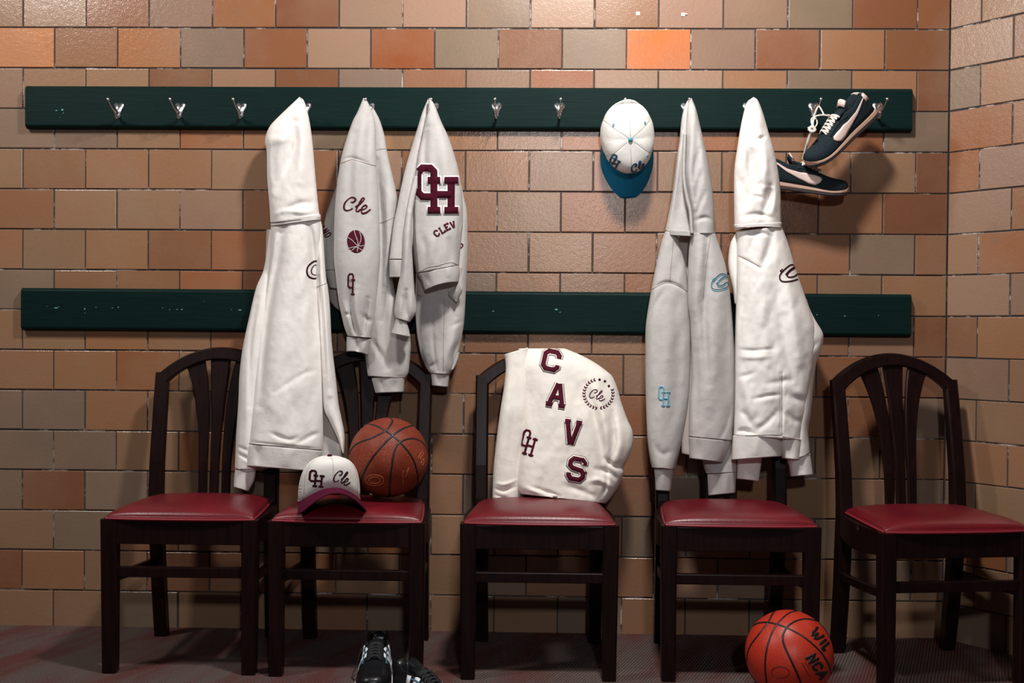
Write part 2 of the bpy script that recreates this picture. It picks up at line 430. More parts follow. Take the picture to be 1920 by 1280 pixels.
# bare screw holes and paint chips (each a shallow disc / sliver on the board)
def disc(name, px, py, r, mt, parent, sx=1.0, n=10):
    c = P1(px, py, RY); V = [(c.x+math.cos(2*math.pi*k/n)*r*sx*rnd.uniform(.8, 1.15), RY-.0006, c.z+math.sin(2*math.pi*k/n)*r*rnd.uniform(.8, 1.15)) for k in range(n)]
    V += [(v[0], RY+.001, v[2]) for v in V]
    F = [tuple(range(n))]+[(i, (i+1) % n, n+(i+1) % n, n+i) for i in range(n)]
    return (V, F)
for px in (170, 286, 396, 511, 630, 868, 1227, 1460):
    V, F = disc('h', px, 206, .0022, M_HOLE, upper); mesh('screw_hole', V, F, M_HOLE, upper, False)
for root, ch in ((upper, [(106, 207, .0016, 2), (117, 206, .003, 1.3), (119, 212, .0015, 1), (112, 220, .001, 1)]),
    (lower, [(88, 574, .001, 1), (105, 577, .002, 3), (110, 575, .0014, 1), (159, 579, .0024, 1), (159, 587, .0012, 1), (180, 576, .001, 2), (211, 577, .0012, 2), (222, 576, .002, 1),
      (305, 577, .0009, 2), (318, 580, .001, 2), (332, 580, .0012, 2), (341, 580, .0024, 1), (383, 565, .001, 1), (434, 580, .0009, 2), (450, 581, .0018, 3),
      (925, 583, .0016, 2), (1043, 580, .0024, 2), (1050, 585, .001, 3), (1532, 590, .002, 1), (1584, 592, .0022, 1), (1647, 591, .0014, 1)])):
    for x, y, r, sx in ch:
        V, F = disc('c', x, y, r, None, None, sx); mesh('paint_chip', V, F, M_CHIP, root, False)
# ------------------------------------------------------------------ chairs
def sweep(path, w, d, bev=0.004):
    """rectangular bar through path points [(x,y,z)], section w (x) by d (y)"""
    V = []; F = []
    n = len(path)
    ws = w if isinstance(w, (list, np.ndarray)) else [w]*n
    ds = d if isinstance(d, (list, np.ndarray)) else [d]*n
    for i, p in enumerate(path):
        p = Vector(p); t = (Vector(path[min(i+1, n-1)])-Vector(path[max(i-1, 0)])).normalized()
        ax = Vector((1, 0, 0)); ax = (ax - t*ax.dot(t)).normalized(); ay = t.cross(ax)
        a, b = ws[i]/2, ds[i]/2
        for (u, v) in ((-a+bev, -b), (a-bev, -b), (a, -b+bev), (a, b-bev), (a-bev, b), (-a+bev, b), (-a, b-bev), (-a, -b+bev)):
            V.append(p+ax*u+ay*v)
    for i in range(n-1):
        for k in range(8): F.append((i*8+k, i*8+(k+1) % 8, (i+1)*8+(k+1) % 8, (i+1)*8+k))
    F.append(tuple(range(8))[::-1]); F.append(tuple((n-1)*8+k for k in range(8)))
    return V, F
def backY(z):
    """depth of the back frame's centre line (chair coordinates, front legs at -0.45)"""
    pts = [(0, -.085), (.2, -.112), (.42, -.132), (.55, -.122), (.7, -.095), (.92, -.050)]
    for (a, ya), (b, yb) in zip(pts, pts[1:]):
        if z <= b: return ya+(yb-ya)*(z-a)/(b-a)
    return -.05
def postx(z): return .178+(z-.42)*.004 if z > .42 else .178-(0.42-z)*.008
def outer_arc(x):  # top of the arched rail
    ax = abs(x); return .905-.1*ax**1.55*4.6 if ax < .2035 else .905
def make_chair(label):
    t = thing('dining_chair', label, 'chair', (0, 0, 0), 'dark wooden chairs along the wall')
    # front legs
    for s in (-1, 1):
        V, F = sweep([(s*.195, -.452, 0), (s*.196, -.452, .2), (s*.197, -.452, .431)], [.038, .041, .044], [.036, .040, .042])
        mesh('leg', V, F, M_WOOD, t, False)
    # rear legs that run on as back posts
    for s in (-1, 1):
        zs = [0, .1, .2, .3, .40]
        V, F = sweep([(s*postx(z), backY(z), z) for z in zs], .040, [.034, .037, .04, .043, .045]); mesh('leg', V, F, M_WOOD, t, False)
        zs = [.40, .45, .5, .55, .6, .65, .7, .75, .79, .822]
        V, F = sweep([(s*postx(z), backY(z), z) for z in zs], .040, list(np.linspace(.044, .028, len(zs))), .005); mesh('back_post', V, F, M_WOOD, t, False)
    # arched top rail
    xs = np.linspace(-1, 1, 41); out = []; inn = []
    for u in xs:
        xo = u*.1995; zo = .814+.0895*(1-abs(u)**2.0)**0.92
        xi = u*.1585; zi = .795+.0705*(1-abs(u)**2.0)**0.92
        out.append((xo, zo)); inn.append((xi, zi))
    V = []; F = []
    for (xo, zo), (xi, zi) in zip(out, inn):
        for (x, z, dy) in ((xo, zo, .006), (xo*.985, zo-.005, -.0145), (xi*1.02, zi+.004, -.0145), (xi, zi, -.010), (xi, zi, .011), (xo, zo, .011)):
            V.append((x, backY(z)+dy, z))
    n = 6
    for i in range(len(xs)-1):
        for k in range(n): F.append((i*n+k, i*n+(k+1) % n, (i+1)*n+(k+1) % n, (i+1)*n+k))
    F.append(tuple(range(n))[::-1]); F.append(tuple((len(xs)-1)*n+k for k in range(n)))
    mesh('top_rail', V, F, M_WOOD, t, False)
    # three slats that fan out upwards
    for s in (-1, 0, 1):
        zs = np.linspace(.40, .872 if s == 0 else .862, 20); path = []; ws = []
        for z in zs:
            q = max(0, (z-.42)/.45)
            path.append((s*(.036+.048*q**3.6), backY(z)+.002, z)); ws.append(.026+.038*q**2.6)
        V, F = sweep(path, ws, .014, .003); mesh('slat', V, F, M_WOOD, t, False)
    # aprons
    bm = bmesh.new(); box_bm(bm, -.178, .178, -.468, -.446, .362, .428, .002); bm_obj('apron', bm, M_WOOD, t)
    bm = bmesh.new(); box_bm(bm, -.166, .166, -.142, -.122, .338, .415, .002); bm_obj('apron', bm, M_WOOD, t)
    for s in (-1, 1):
        n = 12; V = []; F = []
        for i in range(n):
            q = i/(n-1); y = -.438+q*.29; x = s*(.199-.010*q+.013*math.sin(math.pi*q))
            zt = .428; zb = .366-.012*math.sin(math.pi*q)
            for (dx, z) in ((-.010, zb), (.010, zb), (.010, zt), (-.010, zt)): V.append((x+dx, y, z))
        for i in range(n-1):
            for k in range(4): F.append((i*4+k, i*4+(k+1) % 4, (i+1)*4+(k+1) % 4, (i+1)*4+k))
        F += [(3, 2, 1, 0), tuple((n-1)*4+k for k in range(4))]
        mesh('side_rail', V, F, M_WOOD, t, False)
        V, F = sweep([(s*.196, -.44, .262), (s*.193, -.36, .255), (s*.190, -.28, .249), (s*.187, -.20, .244), (s*.184, -.125, .240)], .017, .026, .003)
        mesh('stretcher', V, F, M_WOOD, t, False)
    bm = bmesh.new(); box_bm(bm, -.178, .178, -.462, -.444, .268, .297, .003); bm_obj('stretcher', bm, M_WOOD, t)
    # domed cushion
    nx, ny = 40, 34; V = []; F = []
    def cush(u, v, top):
        # u -1..1 across, v 0 (front) .. 1 (back)
        hw = .206-.026*v**1.4
        yv = -.474+.012*abs(u)**3 + (v)*.325 - .004*v
        e = max(abs(u), abs(2*v-1)); 
        edge = (1-abs(u)**7)*(1-abs(2*v-1)**7)
        zz = .436+.021*max(0, edge)**.40+.014*(1-abs(u)**2.4)**.8*(1-abs(2*v-1)**2.6)**.7 if top else .430
        return (u*hw, yv, zz)
    for j in range(ny+1):
        for i in range(nx+1):
            u = math.sin((i/nx*2-1)*math.pi/2); v = (math.sin((j/ny*2-1)*math.pi/2)+1)/2
            V.append(cush(u, v, True))
    o = len(V)
    for j in range(ny):
        for i in range(nx): F.append((j*(nx+1)+i, j*(nx+1)+i+1, (j+1)*(nx+1)+i+1, (j+1)*(nx+1)+i))
    ring = [i for i in range(nx+1)]+[j*(nx+1)+nx for j in range(1, ny+1)]+[ny*(nx+1)+i for i in range(nx-1, -1, -1)]+[j*(nx+1) for j in range(ny-1, 0, -1)]
    for k in ring: x, y, z = V[k]; V.append((x*.985, -.31+(y+.31)*.985, .427))
    R = len(ring)
    for k in range(R): F.append((ring[k], ring[(k+1) % R], o+(k+1) % R, o+k))
    F.append(tuple(range(o, o+R)))
    c = mesh('seat_cushion', V, F, M_VINYL, t)
    pts = [Vector(V[k])*1 for k in ring]; pts = [Vector((p.x*1.004, -.31+(p.y+.31)*1.006, .4325)) for p in pts]; pts.append(pts[0])
    V, F = tube_data(pts, .0035, 6, False); mesh('piping', V, F, M_PIPE, c)
    return t
def copy_tree(o, parent=None):
    c = o.copy(); COL.objects.link(c)
    if parent is not None: c.parent = parent
    for ch_ in list(o.children): copy_tree(ch_, c)
    return c
CH = [(-.990, -.002, .3, 'leftmost dark wooden chair with an empty red vinyl seat'),
      (-.520, -.008, 0, 'dark wooden chair with the worn basketball and white cap on its red seat'),
      (.015, -.010, 0, 'dark wooden chair with the cream lettered shirt draped over its back'),
      (.569, -.004, 0, 'dark wooden chair under the two hoodies, behind the orange ball on the floor'),
      (1.083, -.056, 7.5, 'rightmost dark wooden chair, empty, standing in the corner')]
proto = make_chair(CH[0][3]); chairs = [proto]
for i in range(1, 5): chairs.append(copy_tree(proto))
for c, (x, y, r, lab) in zip(chairs, CH):
    c.location = (x, y, 0); c.rotation_euler = (0, 0, math.radians(r)); c['label'] = lab

# ------------------------------------------------------------------ ribbons drawn onto surfaces
def bvh(objs):
    V = []; F = []
    for o in objs:
        k = len(V); mw = o.matrix_world if o.parent is None else None
        V += [Vector(v.co) for v in o.data.vertices]; F += [tuple(i+k for i in p.vertices) for p in o.data.polygons]
    return BVHTree.FromPolygons(V, F)
def resample(p, step):
    p = np.array(p, float); d = np.r_[0, np.cumsum(np.hypot(*(p[1:]-p[:-1]).T))]
    n = max(2, int(d[-1]/step)+1); s = np.linspace(0, d[-1], n)
    return np.c_[np.interp(s, d, p[:, 0]), np.interp(s, d, p[:, 1])]
def ribbon2d(pts, w, closed=False, step=2.0, cross=3, wf=None):
    """2-D ribbon along a polyline: mitred at the corners; returns vertices and quads"""
    p = np.array(pts, float)
    if closed: p = np.vstack([p, p[:1]])
    # densify but keep the corners
    q = [p[0]]
    for a, b in zip(p[:-1], p[1:]):
        n = max(1, int(np.hypot(*(b-a))/step))
        for k in range(1, n+1): q.append(a+(b-a)*k/n)
    q = np.array(q); n = len(q); V = []; F = []
    for i in range(n):
        if closed: a = q[(i-1) % (n-1)]; c = q[(i+1) % (n-1)]; 
        else: a = q[max(i-1, 0)]; c = q[min(i+1, n-1)]
        b = q[i % (n-1)] if closed else q[i]
        d1 = b-a; d2 = c-b
        if not d1.any(): d1 = d2
        if not d2.any(): d2 = d1
        d1 = d1/np.hypot(*d1); d2 = d2/np.hypot(*d2)
        n1 = np.array([-d1[1], d1[0]]); n2 = np.array([-d2[1], d2[0]]); mm = n1+n2
        l = np.hypot(*mm)
        if l < .3: mm = n1; k = 1
        else: mm = mm/l; k = min(1.6, 1/max(.3, mm@n1))
        ww = w*(wf(i/(n-1)) if wf else 1)
        for j in range(cross):
            V.append(b+mm*k*ww*(j/(cross-1)-.5))
    for i in range(n-1):
        for j in range(cross-1): F.append((i*cross+j, i*cross+j+1, (i+1)*cross+j+1, (i+1)*cross+j))
    return V, F
def disc2d(cx, cy, rx, ry, ang=0, rings=8, seg=28):
    V = [np.array([cx, cy])]; F = []
    ca, sa = math.cos(ang), math.sin(ang)
    for r in range(1, rings+1):
        for k in range(seg):
            a = 2*math.pi*k/seg; x = rx*r/rings*math.cos(a); y = ry*r/rings*math.sin(a)
            V.append(np.array([cx+x*ca-y*sa, cy+x*sa+y*ca]))
    for k in range(seg): F.append((0, 1+k, 1+(k+1) % seg))
    for r in range(rings-1):
        for k in range(seg): F.append((1+r*seg+k, 1+r*seg+(k+1) % seg, 1+(r+1)*seg+(k+1) % seg, 1+(r+1)*seg+k))
    return V, F
def poly2d(out, step=2.0):
    """filled polygon between two sampled sides: out = (left side, right side) polylines with equal count"""
    A, B = out; A = np.array(A, float); B = np.array(B, float); V = []; F = []; n = len(A); c = 6
    for i in range(n):
        for j in range(c): V.append(A[i]+(B[i]-A[i])*j/(c-1))
    for i in range(n-1):
        for j in range(c-1): F.append((i*c+j, i*c+j+1, (i+1)*c+j+1, (i+1)*c+j))
    return V, F
def aff(ox, oy, sx, sy, rot=0, shear=0):
    ca, sa = math.cos(math.radians(rot)), math.sin(math.radians(rot))
    def f(p):
        x = p[0]*sx+shear*p[1]*sy; y = p[1]*sy
        return (ox+x*ca-y*sa, oy+x*sa+y*ca)
    return f
def lay(name, shapes, tree, mt, parent, off=.0012, thick=0.0, world=None, label=None):
    """drop 2-D shapes (photo coordinates) onto a surface along the sight lines"""
    V = []; F = []; cam_v = Vector(CAM)
    for v2, f2 in shapes:
        idx = []
        for p in v2:
            d = ray(p[0], p[1]); h = tree.ray_cast(cam_v, d)
            if h[0] is None: idx.append(None); continue
            nn = h[1] if h[1].dot(d) < 0 else -h[1]
            idx.append(len(V)); V.append(h[0]+nn*off*.5-d*off*.5)
        for f in f2:
            if all(idx[i] is not None for i in f):
                q = [idx[i] for i in f]
                if max((V[q[a]]-V[q[a-1]]).length for a in range(len(q))) < .03: F.append(tuple(q))
    if not F: print('EMPTY', name); return None
    if world is not None:
        V = [world @ v for v in V]
    o = mesh(name, V, F, mt, parent)
    md = o.modifiers.new('thick', 'SOLIDIFY'); md.thickness = thick if thick else .0008; md.offset = 0
    if label: o['label'] = label
    return o

# stroke letters in a unit box
LET = {
 'C': [[(.88, .36), (.88, .24), (.72, .10), (.28, .10), (.12, .24), (.12, .76), (.28, .90), (.72, .90), (.88, .76), (.88, .66)]],
 'A': [[(.46, .04), (.16, .90)], [(.54, .04), (.84, .90)], [(.28, .62), (.72, .62)], [(0, .92), (.34, .92)], [(.66, .92), (1, .92)]],
 'V': [[(.16, .08), (.46, .96)], [(.84, .08), (.54, .96)], [(0, .08), (.34, .08)], [(.66, .08), (1, .08)]],
 'S': [[(.88, .30), (.88, .22), (.74, .10), (.26, .10), (.12, .22), (.12, .38), (.26, .47), (.74, .53), (.88, .63), (.88, .78), (.74, .90), (.26, .90), (.12, .78), (.12, .68)]],
 'L': [[(.2, .06), (.2, .92)], [(0, .93), (.88, .93), (.88, .72)], [(0, .07), (.42, .07)]],
 'E': [[(.18, .06), (.18, .92)], [(0, .07), (.86, .07), (.86, .26)], [(.18, .5), (.62, .5)], [(0, .93), (.86, .93), (.86, .74)]],
 'N': [[(.16, .95), (.16, .05), (.84, .95), (.84, .05)], [(0, .94), (.32, .94)], [(.68, .06), (1, .06)]],
 'D': [[(.18, .07), (.62, .07), (.88, .25), (.88, .75), (.62, .93), (.18, .93)], [(.18, .07), (.18, .93)]],
 'W': [[(.0, .08), (.1, .35), (.14, .8), (.26, .92), (.4, .8), (.46, .35), (.48, .8), (.6, .92), (.76, .8), (.88, .35), (.9, .08)]],
 'I': [[(.5, .05), (.5, .95)]],
 'A2': [[(.0, .96), (.5, .04), (1, .96)], [(.22, .66), (.78, .66)]],
}
OHS = [([(1457, 655), (1490, 621), (1550, 621), (1577, 648), (1577, 835), (1490, 835), (1457, 800)], True), ([(1577, 690), (1577, 958)], False), ([(1705, 690), (1705, 958)], False),
       ([(1577, 818), (1705, 818)], False), ([(1530, 713), (1625, 713)], False), ([(1655, 713), (1757, 713)], False), ([(1530, 936), (1625, 936)], False), ([(1655, 936), (1757, 936)], False)]
def oh(tf, w, step=2.0, extra=0.0):
    out = []
    for pl, cl in OHS:
        pts = [tf(((x-1430)/327, (y-595)/366)) for x, y in pl]
        if extra and not cl:
            a, b = np.array(pts[0]), np.array(pts[1]); u = (b-a)/np.hypot(*(b-a)); pts = [tuple(a-u*extra), tuple(b+u*extra)]
        out.append(ribbon2d(pts, w, cl, step))
    return out
CLE = [[(.27, .34), (.36, .34), (.44, .18), (.37, .05), (.22, .10), (.06, .42), (.04, .76), (.13, .90), (.27, .84), (.36, .72)],
       [(.46, .62), (.62, .40), (.76, .08), (.69, .03), (.58, .40), (.50, .82), (.57, .88), (.66, .74)],
       [(.66, .76), (.82, .68), (.88, .52), (.80, .46), (.69, .70), (.74, .96), (.88, .90), (1.04, .66)]]
def cle(tf, w, step=1.5):
    return [ribbon2d([tf(p) for p in catmull(s, 8)], w, False, step, 3, lambda t, k=k: .75+.6*abs(math.sin(t*7+k))) for k, s in enumerate(CLE)]
def word(ch_, tf, w, step=2.0, ext=0.0):
    return [ribbon2d([tf(p) for p in s], w, False, step) for s in LET[ch_]]
CEM = [[(.98, .10), (.80, .02), (.55, .03), (.28, .26), (.05, .55), (.02, .78), (.12, .95), (.40, .99), (.75, .92), (.98, .80), (1.0, .55), (.86, .58), (.72, .70), (.48, .74), (.38, .66), (.42, .50), (.62, .30), (.82, .20), (.98, .24)]]
CSW = [[(.18, .24), (.06, .34), (.12, .42), (.24, .30)], [(.30, .58), (.52, .30), (.80, .10)]]

# ------------------------------------------------------------------ basketballs
def sphere_mesh(name, c, r, mt, parent, n=40):
    V, F = ball_data(c, r, n); return mesh(name, V, F, mt, parent)
def seam_on(c, r, pts, back=True):
    """trace photo points over the ball, return tubes (and their mirror on the far side)"""
    out = []; cv = Vector(c); cam_v = Vector(CAM); res = []
    for (x, y) in catmull(pts, 10):
        d = ray(x, y); oc = cam_v-cv; b = oc.dot(d); q = b*b-(oc.length_squared-r*r)
        if q < 0:
            h = cam_v+d*(-b); h = cv+(h-cv).normalized()*r
        else: h = cam_v+d*(-b-math.sqrt(q))
        res.append((h-cv).normalized())
    out.append(tube_data([cv+u*(r-.0016) for u in res], .0036, 6))
    if back: out.append(tube_data([cv-u*(r-.0016) for u in res], .0036, 6))
    return out
def basketball(label, cx, cy, rpx, Y, r, mt, seams):
    c = P1(cx, cy, Y)
    t = thing('basketball', label, 'basketball', (c.x, c.y, c.z-r))
    s = sphere_mesh('ball_skin', c, r, mt, t, 48)
    for sm in seams:
        for V, F in seam_on(c, r, sm): mesh('seam_channel', V, F, M_SEAM, t)
    return t, s, c
Z4 = lambda L: [(420+x/4, 700+y/4) for x, y in L]
b1, b1s, b1c = basketball('worn brown leather basketball resting on the chair seat beside the white cap', 728.5, 857, 74.5, -.285, .1162, M_BALL1, [
    Z4([(1040, 385), (1090, 380), (1150, 395), (1210, 430), (1265, 465), (1320, 515), (1400, 610), (1440, 700), (1455, 790), (1440, 850)]),
    Z4([(1435, 390), (1390, 396), (1330, 420), (1265, 465), (1180, 550), (1100, 650), (1050, 740), (1028, 810), (1030, 850)]),
    Z4([(1240, 328), (1262, 350), (1250, 385), (1210, 430), (1120, 478), (1010, 520), (960, 560), (940, 605)]),
    Z4([(1530, 590), (1505, 535), (1460, 500), (1400, 488), (1320, 515), (1278, 580), (1258, 700), (1245, 800), (1240, 925)])])
tb = bvh([b1s])
for sh_ in ([ribbon2d(catmull(Z4([(1455, 640), (1480, 590), (1495, 600), (1470, 640), (1500, 650), (1490, 690), (1478, 668), (1500, 640)]), 6), 1.0),
    ribbon2d(catmull(Z4([(1345, 725), (1340, 770), (1345, 830)]), 6), 1.0), ribbon2d(catmull(Z4([(1365, 745), (1385, 705), (1375, 745), (1360, 780)]), 6), 1.0),
    ribbon2d([(702.5+17*math.cos(a), 900+10*math.sin(a)) for a in np.linspace(0, 2*math.pi, 30)], 1.0),
    ribbon2d([(702.5+11*math.cos(a), 900+6*math.sin(a)) for a in np.linspace(0, 2*math.pi, 30)], 1.0)]): lay('embossed_mark', [sh_], tb, M_EMBOSS, b1, .0006)
Z8 = lambda L: [(1280+x/3, 853+y/3) for x, y in L]
b2, b2s, b2c = basketball('bright orange basketball on the carpet in front of a chair leg', 1479.5, 1226, 81, -.573, .1148, M_BALL2, [
    Z8([(392, 962), (430, 944), (480, 941), (530, 952), (585, 970), (680, 1022), (770, 1100), (820, 1175), (838, 1240)]),
    Z8([(640, 876), (600, 888), (560, 918), (525, 958), (490, 1030), (468, 1120), (464, 1200), (472, 1285)]),
    Z8([(515, 880), (502, 900), (480, 941), (435, 1000), (388, 1060), (366, 1110), (360, 1160)]),
    Z8([(838, 1030), (815, 980), (780, 945), (730, 926), (680, 922), (625, 938), (585, 970), (563, 1020), (573, 1075), (610, 1155), (645, 1230), (668, 1290)])])
tb = bvh([b2s])
sh = []
for ch_, x, y, sx, sy in (('W', 1534, 1174, 22, 20), ('I', 1548, 1195, 6, 18), ('L', 1553, 1203, 8, 17)):
    sh += word(ch_, aff(x, y, sx, sy, 52), 5.2, 1.2)
for ch_, x, y, sx, sy in (('N', 1527, 1224, 15, 19), ('C', 1537, 1239, 14, 19), ('A2', 1546, 1254, 14, 20)):
    sh += word(ch_, aff(x, y, sx, sy, 55, -.15), 5.2, 1.2)
lay('printed_lettering', sh, tb, M_SEAM, b2, .0008)
lay('printed_mark', [ribbon2d([(1463+17*math.cos(a), 1260+11*math.sin(a)) for a in np.linspace(0, 2*math.pi, 30)], .7),
                     ribbon2d([(1503, 1241), (1512, 1257), (1520, 1270)], .7), ribbon2d([(1509, 1240), (1519, 1256)], .6)], tb, M_SEAM, b2, .0006)

# ------------------------------------------------------------------ baseball caps (local: x right, y brim, z up)
def cap_parts(W_=.083, LF=.102, LB=.098, H=.118, rise=.0, boxy=0.0):
    nth, nph = 20, 72; V = []; F = []
    def pt(ph, q):  # q 0 rim .. 1 top
        c, s = math.cos(ph), math.sin(ph)  # s>0 towards the brim
        n = 2.05+boxy+(1.5*max(0, s))
        L = LF if s > 0 else LB
        a = q*math.pi/2
        rr = math.cos(a)**(2/ (n)); z = H*math.sin(a)**(2/n)
        z *= 1+.03*max(0, s)*math.sin(2*a)
        z += rise*max(0, s)**2*(1-q)**1.5
        seam = 0
        for k in range(6):
            dphi = abs((ph-math.pi/2-k*math.pi/3+math.pi) % (2*math.pi)-math.pi)
            seam += math.exp(-(dphi/.045)**2)
        return Vector((W_*c*rr, L*s*rr, z))*(1-.012*seam*min(1, rr*3))
    for j in range(nth+1):
        for k in range(nph): V.append(pt(2*math.pi*k/nph, j/nth*.985))
    for j in range(nth):
        for k in range(nph): F.append((j*nph+k, j*nph+(k+1) % nph, (j+1)*nph+(k+1) % nph, (j+1)*nph+k))
    F.append(tuple(nth*nph+k for k in range(nph)))
    return V, F, pt
def brim_data(pt, arch, ext, drop, tilt=0.0, th=.0035, a0=.16, z0=.002, flare=.02):
    na, nr = 34, 10; T = []
    for i in range(na+1):
        ph = a0+(math.pi-2*a0)*i/na
        base = pt(ph, 0.0); s = math.sin(ph)
        u = (i/na*2-1)
        Lt = pt(math.pi/2, 0).y+ext; Wt = pt(0, 0).x*1.03
        e = max(.0, Lt*(1-abs(base.x/Wt)**3.6)**(1/3.4)-base.y)
        row = []
        for j in range(nr+1):
            q = j/nr
            x = base.x*(1+flare*q); y = base.y-.004+e*q
            z = base.z + z0 - arch*(x/.083)**2*(.0+1.0*q**.8) + arch*.0 - drop*q*q - tilt*q*e
            row.append(Vector((x, y, z)))
        T.append(row)
    V = [p for r in T for p in r]; n = len(V); V = V+[p-Vector((0, 0, th)) for p in V]; F = []; w = nr+1; G = []
    for i in range(na):
        for j in range(nr):
            F.append((i*w+j, i*w+j+1, (i+1)*w+j+1, (i+1)*w+j)); G.append((n+i*w+j, n+(i+1)*w+j, n+(i+1)*w+j+1, n+i*w+j+1))
    E = []
    rim = [i*w for i in range(na+1)]+[na*w+j for j in range(1, w)]+[i*w+nr for i in range(na-1, -1, -1)]+[j for j in range(nr-1, 0, -1)]
    for k in range(len(rim)): a, b = rim[k], rim[(k+1) % len(rim)]; E.append((a, b, n+b, n+a))
    return V, F+E, G, n
def build_cap(label, M, brimcol, under, btn, eyes, bp, button_l, arch=.02, drop=.0, tilt=0., dims=None, flare=.02):
    loc = M.translation
    t = thing('baseball_cap', label, 'cap', tuple(loc))
    V, F, pt = cap_parts(*(dims or ()))
    crown = mesh('crown', [M @ v for v in V], F, M_CAPW, t)
    md = crown.modifiers.new('th', 'SOLIDIFY'); md.thickness = .002
    mesh('crown_inner_shade', [M @ (Vector(v)*.968) for v in V], F, M_UNDER, t)  # added black dome that paints the shade inside the white crown
    v, f, g, n = brim_data(pt, arch, bp, drop, tilt, flare=flare)
    b = mesh('brim', [M @ p for p in v], f+g, [brimcol, under], t)
    for i, p in enumerate(b.data.polygons): p.material_index = 0 if i < len(f) else 1
    H = pt(0, 1).z
    V, F = ball_data((0, 0, 0), .0075, 6); mesh('button', [M @ (Vector((p.x, p.y, p.z*.55))+Vector((0, 0, H+.0015))) for p in V], F, btn, t)
    for ph in eyes:
        p = pt(ph, .52); V, F = tube_data([Vector((math.cos(a)*.0032, math.sin(a)*.0032, 0)) for a in np.linspace(0, 2*math.pi, 12)], .0012, 5, False)
        nrm = Vector((p.x/.083**2, p.y/.1**2, p.z/.118**2)).normalized(); R = nrm.to_track_quat('Z', 'Y').to_matrix()
        mesh('eyelet', [M @ (p+nrm*.001+R @ v) for v in V], F, btn, t)
    # stitched seams between the panels
    for k in range(6):
        ph = math.pi/2+k*math.pi/3; pts = []
        for q in np.linspace(.02, .96, 22):
            p = pt(ph, q); nrm = Vector((p.x/.083**2, p.y/.1**2, p.z/.118**2)).normalized(); pts.append(M @ (p+nrm*.0002))
        V, F = tube_data(pts, .0007, 5); mesh('panel_seam', V, F, M_THREAD_SHADE, t)
    # opening rim band
    pts = [M @ (pt(2*math.pi*k/48, 0.0)*.985) for k in range(49)]
    V, F = tube_data(pts, .0022, 6, False); mesh('sweatband', V, F, M_CAPW, t)
    return t, crown, b, pt
# cap on the seat, turned a little to the right
c = P1(617, 938, -.392)
Mc = Matrix.Translation((c.x, c.y, .4810)) @ Matrix.Rotation(math.radians(180+17), 4, 'Z') @ Matrix.Rotation(math.radians(-4), 4, 'X')
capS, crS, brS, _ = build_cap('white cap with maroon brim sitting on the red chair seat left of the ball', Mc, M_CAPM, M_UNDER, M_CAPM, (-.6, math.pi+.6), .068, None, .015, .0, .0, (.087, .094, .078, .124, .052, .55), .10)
tb = bvh([crS])
lay('embroidered_monogram', oh(aff(580, 879, 30, 33, 6), 3.8, 1.2), tb, M_BLACKT, capS, .001)
lay('embroidered_script', cle(aff(629.5, 879, 31, 26, 14), 1.9, 1.0), tb, M_BLACKT, capS, .0012)
lay('side_mark', [ribbon2d([(560, 916), (565, 915.5)], 1), ribbon2d([(561, 922), (565, 922)], .8), ribbon2d([(562, 926), (565, 926)], .8), ribbon2d([(562.5, 910), (564.5, 909)], 1)], tb, M_THREAD_SHADE, capS, .0008)
# cap hanging on a hook, its top to the room and the brim down
c = P1(1175, 255, -.045)
B = Matrix(((1, 0, 0), (0, .10, -1), (0, -1, -.10))).to_4x4()  # local y -> down, local z -> towards the room
B = Matrix.Translation((c.x, -.064, c.z)) @ Matrix.Rotation(math.radians(-4), 4, 'Y') @ Matrix(((1, 0, 0, 0), (0, .30, -.954, 0), (0, -.954, -.30, 0), (0, 0, 0, 1)))
if B.determinant() < 0:
    B = B @ Matrix.Scale(-1, 4, (1, 0, 0))
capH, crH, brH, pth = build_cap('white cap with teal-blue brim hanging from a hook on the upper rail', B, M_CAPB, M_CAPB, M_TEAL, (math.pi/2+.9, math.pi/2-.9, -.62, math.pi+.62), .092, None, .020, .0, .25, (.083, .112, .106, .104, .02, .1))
tb = bvh([crH])
lay('embroidered_monogram', oh(aff(1150, 286, 21, 27, 30), 3.2, 1.2), tb, M_DTEAL, capH, .001)
lay('embroidered_script', cle(aff(1180, 311, 30, 16, -24), 2.6, 1.0), tb, M_DTEAL, capH, .001)
V, F = tube_data(catmull([B @ Vector(p) for p in ((-.035, -.093, .012), (-.02, -.104, .03), (0, -.109, .034), (.02, -.104, .03), (.035, -.093, .012))], 6), .004, 6)
mesh('back_strap', V, F, M_CAPW, capH)
